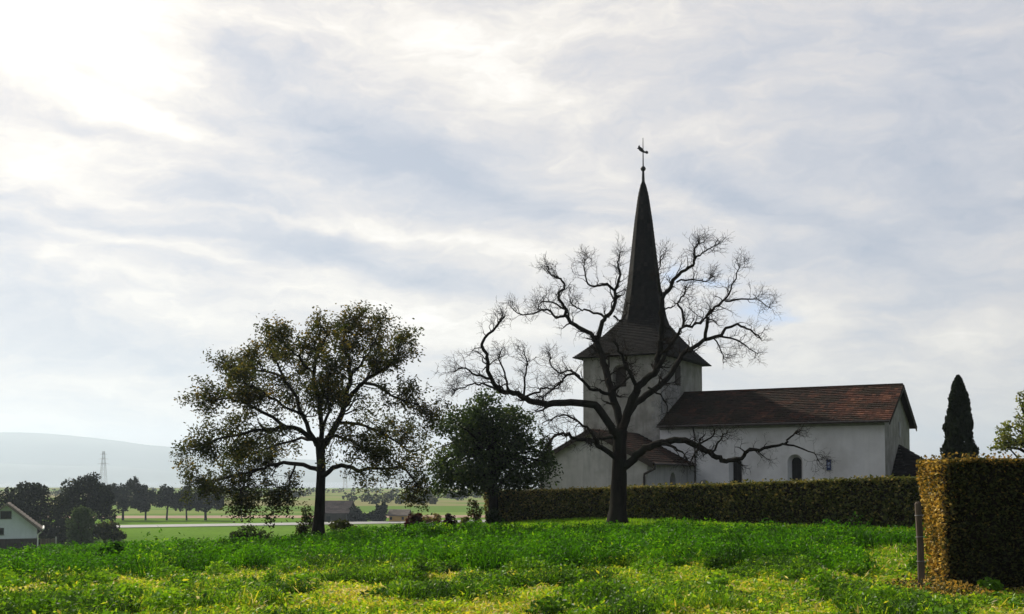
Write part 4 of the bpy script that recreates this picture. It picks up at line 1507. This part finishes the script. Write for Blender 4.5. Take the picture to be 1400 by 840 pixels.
# uncut growth: tall dark green
x, y = in_view(230000, 16.5, 47, rng)
nz = fbm(x * 0.55, y * 0.55, 4)
front, back = tall_front(x), tall_back(x)
inside = smooth(-0.35, 0.25, y - front) * (1 - smooth(-1.5, 2.5, y - back))
dens = np.clip(inside * (0.45 + 0.9 * smooth(0.35, 0.62, nz)), 0, 1)
keep = rng.random(len(x)) < dens
x, y, nz, inside = x[keep], y[keep], nz[keep], inside[keep]
nl = fbm(x * 1.25 + 5, y * 1.0 + 50, 3)
hh = 0.75 * (0.07 + 0.18 * smooth(0.34, 0.66, nz) + 0.30 * smooth(0.42, 0.68, nl)) * (0.45 + 0.55 * inside) * rng.uniform(0.6, 1.15, len(x))
hh *= np.interp(y, [17, 30, 46], [1.0, 0.9, 0.65])
P = np.stack([x, y, gz(x, y) - 0.01], 1)
tn = np.clip(0.26 + 0.95 * (fbm(x * 0.5 + 40, y * 0.4, 3) - 0.5) + 0.25 * (nl - 0.5) + rng.normal(0, 0.18, len(x)), 0, 1)
Vb, Tb, tb_ = blades(P, hh, rng.uniform(0.012, 0.026, len(x)) * np.interp(y, [17, 45], [1.0, 1.6]), rng.uniform(0.1, 0.75, len(x)), tn, rng)
# tussocks standing out of it
cxs, cys = in_view(2100, 17.5, 44, rng)
ok = (cys > tall_front(cxs) - 0.2) & (cys < tall_back(cxs) + 0.3)
cxs, cys = cxs[ok], cys[ok]
nc = len(cxs)
per = 45
cr = rng.uniform(0.16, 0.50, nc)
chh = rng.uniform(0.28, 0.70, nc) * np.interp(cys, [17, 30, 46], [1.0, 0.85, 0.55]) * np.interp(cxs, [-16, -3, 3, 12], [1.15, 1.0, 0.8, 0.8])
ctn = np.clip(rng.normal(0.30, 0.2, nc), 0, 1)
edge = 1 + 0.8 * np.exp(-np.maximum(cys - tall_front(cxs), 0) / 1.4)
chh *= edge
cr *= 0.8 + 0.2 * edge
ci = np.repeat(np.arange(nc), per)
ra, rd_ = rng.uniform(0, 2 * np.pi, len(ci)), np.sqrt(rng.random(len(ci)))
tx, ty = cxs[ci] + cr[ci] * rd_ * np.cos(ra), cys[ci] + cr[ci] * rd_ * np.sin(ra)
TP = np.stack([tx, ty, gz(tx, ty) - 0.01], 1)
th_ = 0.8 * chh[ci] * (1 - 0.45 * rd_ ** 2) * rng.uniform(0.7, 1.1, len(ci))
ttn = np.clip(ctn[ci] + rng.normal(0, 0.12, len(ci)), 0, 1)
V2, T2, t2_ = blades(TP, th_, rng.uniform(0.014, 0.03, len(ci)) * np.interp(ty, [17, 45], [1.0, 1.5]), rng.uniform(0.15, 0.7, len(ci)), ttn, rng)
Tb = np.concatenate([Tb, T2 + len(Vb)])
Vb = np.concatenate([Vb, V2])
tb_ = np.concatenate([tb_, t2_])
P, hh, tn = np.concatenate([P, TP]), np.concatenate([hh, th_]), np.concatenate([tn, ttn])
# leafy heads of the tussocks
per2 = 170
cj = np.repeat(np.arange(nc), per2)
uu = rand_unit(len(cj), rng)
uu[:, 2] = np.abs(uu[:, 2])
rr2_ = rng.random(len(cj)) ** 0.35
hx = cxs[cj] + uu[:, 0] * cr[cj] * 1.25 * rr2_
hy = cys[cj] + uu[:, 1] * cr[cj] * 1.25 * rr2_
HP = np.stack([hx, hy, gz(hx, hy) + 0.03 + chh[cj] * uu[:, 2] * rr2_ * rng.uniform(0.85, 1.1, len(cj))], 1)
htn = np.clip(ctn[cj] + 0.10 + rng.normal(0, 0.13, len(cj)), 0, 1)
V3, T3 = leaf_tris(HP, rng.uniform(0.05, 0.10, len(cj)) * np.interp(hy, [17, 45], [0.9, 1.5]), rng.uniform(0.022, 0.045, len(cj)) * np.interp(hy, [17, 45], [0.9, 1.5]), rng, 0.6)
Tb = np.concatenate([Tb, T3 + len(Vb)])
Vb = np.concatenate([Vb, V3])
tb_ = np.concatenate([tb_, np.repeat(htn, 2)])
# leaves on the stalks
m = 120000
k = rng.integers(0, len(P), m)
LP = P[k] + rng.normal(size=(m, 3)) * np.array([0.05, 0.05, 0.0])
LP[:, 2] += hh[k] * rng.uniform(0.35, 1.0, m)
Vl, Tl = leaf_tris(LP, rng.uniform(0.05, 0.11, m), rng.uniform(0.018, 0.04, m), rng, 0.7)
to = link_mesh('tall_grass', np_mesh('tall_grass', np.concatenate([Vb, Vl]), np.concatenate([Tb, Tl + len(Vb)]),
               np.concatenate([tb_, np.repeat(np.clip(tn[k] + rng.normal(0, 0.1, m), 0, 1), 2)])), M['tall_grass'])
tag(to, 'thick uncut dark green growth across the middle of the meadow', 'grass', kind='stuff')

# short yellow-green growth in front
x, y = in_view(300000, 10.5, 25, rng, margin=3)
front = tall_front(x)
dens = 1 - smooth(0.0, 0.9, y - front)
dens = np.maximum(dens, 0.0)
keep = rng.random(len(x)) < dens
x, y = x[keep], y[keep]
n1 = fbm(x * 0.9 + 3, y * 0.9 + 8, 4)
n2 = fbm(x * 2.3 + 60, y * 2.3 + 1, 3)
clump = smooth(0.55, 0.68, fbm(x * 0.8 + 90, y * 0.9 + 33, 3))
hh = (0.02 + 0.12 * smooth(0.35, 0.75, n2) + 0.24 * clump) * rng.uniform(0.55, 1.2, len(x))
hh *= 1 - 0.55 * smooth(4.8, 6.4, x) * smooth(13.5, 15.5, y)
P = np.stack([x, y, gz(x, y) - 0.01], 1)
tn = 0.54 + 0.9 * (n1 - 0.5) + 0.3 * (n2 - 0.5) - 0.40 * clump + rng.normal(0, 0.15, len(x))
tn += np.where(rng.random(len(x)) < 0.03, 0.35, 0)
right = smooth(5.5, 9.5, x)
tn = np.clip(tn, 0, 1)
Vb, Tb, tb_ = blades(P, hh, rng.uniform(0.007, 0.016, len(x)), rng.uniform(0.15, 1.1, len(x)), tn, rng)
m = 260000
k = rng.integers(0, len(P), m)
LP = P[k] + rng.normal(size=(m, 3)) * np.array([0.035, 0.035, 0.0])
LP[:, 2] += hh[k] * rng.uniform(0.15, 0.95, m) + 0.008
tl = np.clip(tn[k] + rng.normal(0.02, 0.12, m), 0, 1)
Vl, Tl = leaf_tris(LP, rng.uniform(0.03, 0.085, m), rng.uniform(0.015, 0.04, m), rng, 0.9)
# broad leaves of low plants
mb_ = 9000
k = rng.integers(0, len(P), mb_)
BP = P[k] + rng.normal(size=(mb_, 3)) * np.array([0.04, 0.04, 0.0])
BP[:, 2] += hh[k] * rng.uniform(0.5, 1.0, mb_) + 0.01
Vl2, Tl2 = leaf_tris(BP, rng.uniform(0.06, 0.13, mb_), rng.uniform(0.03, 0.06, mb_), rng, 1.2)
tl = np.concatenate([tl, np.clip(tn[k] + rng.normal(0.05, 0.15, mb_), 0, 1)])
Tl = np.concatenate([Tl, Tl2 + len(Vl)])
Vl = np.concatenate([Vl, Vl2])
# leafy dark green weeds scattered through it
wx, wy = in_view(120, 11.5, 22, rng)
ok = wy < tall_front(wx) + 0.2
wx, wy = wx[ok], wy[ok]
wr_, wh_ = rng.uniform(0.15, 0.48, len(wx)), rng.uniform(0.12, 0.34, len(wx))
wt_ = np.clip(rng.normal(0.20, 0.09, len(wx)), 0.02, 0.45)
wj = np.repeat(np.arange(len(wx)), 380)
uu = rand_unit(len(wj), rng)
uu[:, 2] = np.abs(uu[:, 2])
rq = rng.random(len(wj)) ** 0.4
qx, qy = wx[wj] + uu[:, 0] * wr_[wj] * rq, wy[wj] + uu[:, 1] * wr_[wj] * rq
WP = np.stack([qx, qy, gz(qx, qy) + 0.02 + wh_[wj] * uu[:, 2] * rq], 1)
Vw, Tw = leaf_tris(WP, rng.uniform(0.05, 0.11, len(wj)), rng.uniform(0.025, 0.055, len(wj)), rng, 0.8)
tl = np.concatenate([tl, np.clip(wt_[wj] + rng.normal(0, 0.07, len(wj)), 0, 1)])
Tl = np.concatenate([Tl, Tw + len(Vl)])
Vl = np.concatenate([Vl, Vw])
# dead pale stalks lying about
ms = 4200
k = rng.integers(0, len(P), ms)
SP = P[k].copy()
SP[:, 2] += rng.uniform(0.02, 0.12, ms)
Vs, Ts = leaf_tris(SP, rng.uniform(0.06, 0.22, ms), rng.uniform(0.012, 0.035, ms), rng, 1.5)
so2 = link_mesh('meadow_grass', np_mesh('meadow_grass', np.concatenate([Vb, Vl, Vs]), np.concatenate([Tb, Tl + len(Vb), Ts + len(Vb) + len(Vl)]),
                np.concatenate([tb_, np.repeat(tl, 2), np.repeat(rng.uniform(0.88, 1.0, ms), 2)])), M['short_grass'])
tag(so2, 'short yellow-green stubble and leaves in the near meadow', 'grass', kind='stuff')

# mown strip before the hedges, and the bank on the right
x, y = in_view(300000, 17, 50, rng, margin=3)
front, back = tall_front(x), tall_back(x)
dens = np.maximum(smooth(-2.0, 1.0, y - back) * (x > -4.5), smooth(5.4, 7.0, x) * smooth(18, 20, y)) * np.interp(y, [17, 30, 50], [1, 0.8, 0.5])
hl = HA.lerp(HB, 0.5)
beyond = y - (HA.y + (x - HA.x) * (HB.y - HA.y) / (HB.x - HA.x))
dens = dens * (beyond < 0.3)
keep = rng.random(len(x)) < dens
x, y = x[keep], y[keep]
P = np.stack([x, y, gz(x, y) - 0.01], 1)
n2 = fbm(x * 1.2 + 60, y * 1.2 + 1, 3)
tn = np.clip(0.5 + 0.5 * (n2 - 0.5) + rng.normal(0, 0.17, len(x)), 0, 1)
Vb, Tb, tb_ = blades(P, rng.uniform(0.05, 0.12, len(x)) * (0.6 + n2), rng.uniform(0.012, 0.026, len(x)) * np.interp(y, [17, 45], [0.8, 1.6]), rng.uniform(0.1, 0.8, len(x)), tn, rng)
mo = link_mesh('mown_grass', np_mesh('mown_grass', Vb, Tb, tb_), M['mown_grass'])
tag(mo, 'short mown bright green grass below the long hedge', 'grass', kind='stuff')

# weeds and dead leaves round the foot of the tall hedge and post
x = rng.uniform(5.9, 9.6, 5200)
y = rng.uniform(15.9, 17.6, 5200)
P = np.stack([x, y, gz(x, y) + rng.random(5200) ** 2 * 0.22 * np.exp(-((x - 6.5) / 0.55) ** 2) + 0.03], 1)
keep = rng.random(5200) < np.exp(-((x - 6.6) / 1.0) ** 2)
P = P[keep]
wl = leaf_obj('dead_leaves', P, rng.uniform(0.04, 0.09, len(P)), rng.uniform(0.02, 0.05, len(P)), rng.choice([0.15, 0.4, 0.7, 0.9], len(P)), M['hedge_leaf'], None, rng, 0.5)
tag(wl, 'brown fallen leaves and weeds at the foot of the post', 'leaves', kind='stuff')

# two dark bushy plants standing in the uncut growth
leafy('bush', 'dark leafy plant standing out of the grass near the house', 'bush', 152, 762, 33, [(152, 752, 17, 12), (140, 756, 10, 8)], 1600, 0.09, M['tall_grass'], 81, tint=(0.2, 0.18))
leafy('bush', 'wide dark leafy plant in the grass below the grey-green shrub', 'bush', 318, 766, 33, [(330, 756, 20, 12), (308, 757, 14, 10)], 1900, 0.09, M['tall_grass'], 82, tint=(0.2, 0.18))

# ------------------------------------------------------------------ house and trees on the plain
HY = 150.0
hs = HY / FPX
hb = at(8, 752, HY)
house = empty('house', (hb.x, HY, PLAIN - 0.2), math.radians(23))
tag(house, 'white gabled house with a grey-brown roof at the left edge', 'house')
hz0 = PLAIN - 0.2
zz_ = lambda py: at(8, py, HY).z - hz0
X = lambda px: (px - 8) * hs
hm = MB()
ey, ry_ = zz_(721), zz_(690)
hm.prism([(X(-34), 0), (X(46), 0), (X(46), ey), (X(8), ry_), (X(-34), ey)], 1, 0, 9)
hm.build('wall', M['house_wall'], house)
hp = MB()
hp.box(X(-35), X(47), -0.06, 9.06, 0, zz_(737))
hp.build('plinth', M['dark_wood'], house)
wid = X(46) - X(8)
rs_ = (ry_ - ey) / wid
oo = 0.75
sl2 = math.hypot(wid + oo, (wid + oo) * rs_)
tiled_slope('roof', 10.6, sl2, house, slope_matrix((X(46) + oo, -0.9, ey - oo * rs_ + 0.15), (0, 1, 0), (-1, 0, rs_)), M['house_roof'], 0.5, 0.5, thick=0.08)
tiled_slope('roof', 10.6, sl2, house, slope_matrix((X(-34) - oo + 0.4, 9.7, ey - oo * rs_ + 0.15), (0, -1, 0), (1, 0, rs_)), M['house_roof'], 0.5, 0.5, thick=0.08)
bb = MB()
for s in (-1, 1):
    x0 = X(8) + s * (wid + oo)
    bb.prism([(x0, ey - oo * rs_ - 0.2), (x0, ey - oo * rs_ + 0.2), (X(8), ry_ + 0.28), (X(8), ry_ - 0.12)], 1, -0.95, -0.88)
bb.build('bargeboard', M['house_roof'], house)
for (xa, xb, ya, yb) in ((0, 14, 699, 709), (-6, 5, 722, 731), (-28, -18, 722, 731)):
    wm = MB()
    wm.box(X(xa), X(xb), -0.05, 0.02, zz_(yb), zz_(ya))
    wo = wm.build('window', M['dark_glass'], house)
    fr = MB()
    fr.box(X(xa) - 0.08, X(xb) + 0.08, -0.09, -0.055, zz_(yb) - 0.1, zz_(yb) - 0.02)
    fr.box((X(xa) + X(xb)) / 2 - 0.04, (X(xa) + X(xb)) / 2 + 0.04, -0.085, -0.055, zz_(yb), zz_(ya))
    fr.build('window_frame', M['dark_wood'], wo)
dpp = MB()
dpp.tube([(X(54), -0.5, zz_(724)), (X(52), -0.3, zz_(728)), (X(47.5), -0.1, zz_(732)), (X(47.5), -0.1, 0)], 0.09, 6)
dpp.tube([(X(54.5), -0.9, zz_(724)), (X(54.5), 9.5, zz_(724))], 0.12, 6)
dpp.build('gutter', M['white_paint'], house)
fb = at(65, 745, HY - 3)
fn = empty('garden_fence', (fb.x, fb.y, PLAIN))
tag(fn, 'brown board fence beside the white house', 'fence')
fm = MB()
for k in range(9):
    fm.box(-1.0 + k * 0.22, -1.0 + k * 0.22 + 0.19, -0.03, 0.03, 0, 2.2 + 0.05 * (k % 3))
fm.build('boards', M['post'], fn)
fm = MB()
fm.box(1.02, 1.2, -0.06, 0.06, 0, 2.5)
fm.build('post', M['stone'], fn)

far_specs = [
    ('broad dark tree behind the white house', 35, 752, 172, [(36, 692, 36, 34), (10, 704, 30, 34), (62, 706, 30, 36), (38, 672, 24, 18), (20, 725, 40, 24), (70, 735, 26, 18)], 9000, 0.5, 0.3),
    ('tallest dark tree standing right of the house', 118, 748, 185, [(116, 682, 36, 32), (95, 700, 24, 34), (140, 695, 20, 26), (118, 662, 24, 15), (105, 728, 34, 24)], 9000, 0.5, 0.3),
    ('grey-green round tree at the left end of the tree row', 168, 712, 272, [(178, 676, 20, 22), (165, 684, 14, 18), (184, 662, 10, 10), (155, 676, 12, 16)], 4500, 0.6, 0.28),
    ('second tree of the row beyond the road, thin trunk', 199, 712, 272, [(199, 681, 13, 18), (190, 686, 10, 12)], 2800, 0.6, 0.22),
    ('airy tree in the middle of the row beyond the road', 228, 712, 272, [(226, 680, 15, 16), (240, 684, 10, 13), (216, 684, 9, 11)], 2900, 0.6, 0.22),
    ('tree second from the right end of the row beyond the road', 255, 712, 272, [(256, 682, 14, 16), (246, 686, 9, 12), (265, 685, 10, 13)], 2900, 0.6, 0.2),
    ('rounded tree at the right end of the row beyond the road', 281, 712, 272, [(285, 682, 21, 19), (272, 684, 14, 15), (298, 688, 12, 13)], 4800, 0.6, 0.3),
    ('slim dark tree between the tallest tree and the row', 139, 712, 262, [(140, 682, 14, 22), (148, 676, 10, 14)], 2600, 0.6, 0.2),
]
for i, (lab, px, pyb, Y, lob, n, lf, tr) in enumerate(far_specs):
    b = at(px, pyb, Y)
    rt = leafy('plain_tree', lab, 'tree', px, pyb, Y, lob, n, lf, M['far_leaf'], 100 + i, trunk=(tr, lob[0][1]), group='trees on the plain below the hill', tint=(0.35, 0.22), shell=0.45)
leafy('shrub', 'conical grey-green bush between the house and the road', 'shrub', 112, 752, 140, [(112, 720, 22, 24), (110, 702, 12, 12), (110, 738, 24, 14)], 4200, 0.34, M['willow_leaf'], 120, tint=(0.3, 0.2))
leafy('shrub', 'brownish low bush at the left end of the pale road', 'shrub', 150, 745, 140, [(148, 728, 18, 14), (160, 734, 12, 9), (140, 722, 10, 10)], 3000, 0.32, M['walnut_leaf'], 121, tint=(0.3, 0.2))

# barn, yellow house and trees beyond the left tree
def simple_building(name, label, px0, px1, py_eave, py_ridge, py_base, Y, deep, wmat, rmat, wins=()):
    s = Y / FPX
    xm = (px0 + px1) / 2
    b = at(xm, py_base, Y)
    root = empty(name, (b.x, Y, PLAIN))
    tag(root, label, 'building')
    hw = (px1 - px0) / 2 * s
    z = lambda py: at(xm, py, Y).z - PLAIN
    e, r = z(py_eave), z(py_ridge)
    m = MB()
    m.prism([(0, -0.5), (deep, -0.5), (deep, e), (deep / 2, r - 0.1), (0, e)], 0, -hw, hw)
    m.build('wall', wmat, root)
    rise_ = (r - e) / (deep / 2)
    l2 = math.hypot(deep / 2 + 0.5, (deep / 2 + 0.5) * rise_)
    tiled_slope('roof', 2 * hw + 1, l2, root, slope_matrix((-hw - 0.5, -0.5, e - 0.5 * rise_ + 0.12), (1, 0, 0), (0, 1, rise_)), rmat, 1.0, 0.8, thick=0.1)
    tiled_slope('roof', 2 * hw + 1, l2, root, slope_matrix((hw + 0.5, deep + 0.5, e - 0.5 * rise_ + 0.12), (-1, 0, 0), (0, -1, rise_)), rmat, 1.0, 0.8, thick=0.1)
    for xa, xb, ya, yb in wins:
        q = MB()
        q.box((xa - xm) * s, (xb - xm) * s, -0.06, 0.03, z(yb), z(ya))
        q.build('window', M['dark_glass'], root)
    return root


simple_building('barn', 'dark low barn with a deep roof right of the leafy tree trunk', 440, 474, 702, 687, 716, 262, 14, M['barn_wood'], M['barn_roof'], [(446, 452, 706, 716)])
simple_building('house', 'small ochre house beyond the crest, left of the dark red shrubs', 532, 556, 705, 698, 716, 262, 8, M['ochre_wall'], M['house_roof'], [(533, 536, 707, 711), (549, 552, 707, 711)])
for i, (lab, px, lob, n) in enumerate((
        ('low dark tree beside the barn', 486, [(486, 704, 14, 12), (474, 708, 10, 9), (496, 709, 10, 8)], 2600),
        ('grey bushy tree between the barn and the ochre house', 519, [(520, 702, 9, 14), (512, 706, 9, 10), (525, 694, 5, 8)], 2200))):
    leafy('plain_tree', lab, 'tree', px, 717, 264, lob, n, 0.6, M['far_leaf'], 130 + i, trunk=(0.2, lob[0][1]), group='trees on the plain below the hill', tint=(0.3, 0.2), shell=0.45)

# distant woods: one hazy mass of crowns
rng = np.random.default_rng(91)
lob = []
for (pxa, pxb, Y, n, hlo, hhi) in ((300, 430, 620, 26, 2.5, 4), (470, 600, 480, 30, 2.5, 4.5), (580, 760, 560, 36, 3, 5), (-300, 160, 700, 70, 3, 5), (150, 420, 850, 44, 2.5, 4), (420, 800, 800, 60, 2.5, 4), (760, 1900, 620, 120, 5, 9)):
    for _ in range(n):
        px = rng.uniform(pxa, pxb)
        YY = Y + rng.uniform(-40, 60)
        h = rng.uniform(hlo, hhi) * 0.5
        xx = (px - 700) / FPX * YY
        lob.append((xx, YY, PLAIN + h * 0.9, h * rng.uniform(0.8, 1.4), h * 1.0, h))
P, r, k = lobes_points(lob, 30000, rng, 0.7)
P[:, 2] = np.maximum(P[:, 2], PLAIN + 0.2)
n = len(P)
tone = rng.normal(0, 0.15, len(lob))
wd = leaf_obj('far_woods', P, rng.uniform(0.9, 1.9, n), rng.uniform(0.6, 1.2, n), np.clip(0.55 + tone[k] + rng.normal(0, 0.15, n), 0, 1), M['far_leaf'], None, rng, 0.4)
tag(wd, 'hazy distant belt of woods on the plain before the lake', 'woods', kind='stuff')

# pylons and a lamp post
def pylon(label, px, pyt, Y):
    b = at(px, 660, Y)
    root = empty('power_pylon', (b.x, Y, PLAIN))
    tag(root, label, 'pylon', 'pylons on the plain')
    H = at(px, pyt, Y).z - PLAIN
    m = MB()
    wb, wt = H * 0.09, H * 0.018
    cs = [(-1, -1), (1, -1), (1, 1), (-1, 1)]
    lev = np.linspace(0, 1, 8) ** 0.85
    r = 0.11
    for (sx, sy) in cs:
        m.tube([(sx * wb, sy * wb, 0), (sx * wt, sy * wt, H)], r, 4)
    for f0, f1 in zip(lev, lev[1:]):
        w0, w1 = wb + (wt - wb) * f0, wb + (wt - wb) * f1
        for k in range(4):
            a, c = cs[k], cs[(k + 1) % 4]
            m.tube([(a[0] * w0, a[1] * w0, H * f0), (c[0] * w1, c[1] * w1, H * f1)], r * 0.6, 3)
            m.tube([(c[0] * w0, c[1] * w0, H * f0), (a[0] * w1, a[1] * w1, H * f1)], r * 0.6, 3)
    m.build('lattice', M['steel'], root)
    for f, l in ((0.68, 0.15), (0.80, 0.12), (0.92, 0.09)):
        am = MB()
        am.tube([(-H * l, 0, H * f), (0, 0, H * f + 0.5), (H * l, 0, H * f)], [0.1, 0.2, 0.1], 4)
        am.build('arm', M['steel'], root)


pylon('tall grey pylon rising behind the trees near the house', 141, 617, 900)
pylon('faint pylon seen below the low bough of the leafy tree', 472, 640, 1000)
pylon('fainter short pylon right of the leafy tree trunk', 501, 650, 1100)
lb = at(330, 716, 268)
lp = empty('lamp_post', (lb.x, lb.y, PLAIN))
tag(lp, 'thin lamp post standing by the pale road', 'lamp post')
m = MB()
m.tube([(0, 0, 0), (0, 0, 5.0)], [0.12, 0.08], 6)
m.tube([(0, 0, 5.0), (0.25, 0, 5.25), (0.9, 0, 5.3)], 0.06, 6)
m.build('pole', M['steel'], lp)
m = MB()
m.box(0.7, 1.3, -0.12, 0.12, 5.24, 5.36)
m.build('lamp_head', M['steel'], lp)

# ------------------------------------------------------------------ haze over the plain
mh, th, oh = new_mat('haze_air')
pv = th.n('ShaderNodeVolumePrincipled')
pv.inputs['Color'].default_value = (0.72, 0.86, 1.0, 1)
pv.inputs['Density'].default_value = 0.00017
pv.inputs['Anisotropy'].default_value = 0.35
th.link(pv.outputs[0], oh.inputs['Volume'])
hz = MB()
hz.box(-7400, 7400, -450, 8200, -18, 345)
ho = hz.build('haze', mh)
tag(ho, 'thin bluish air over the whole landscape', 'haze', kind='stuff')
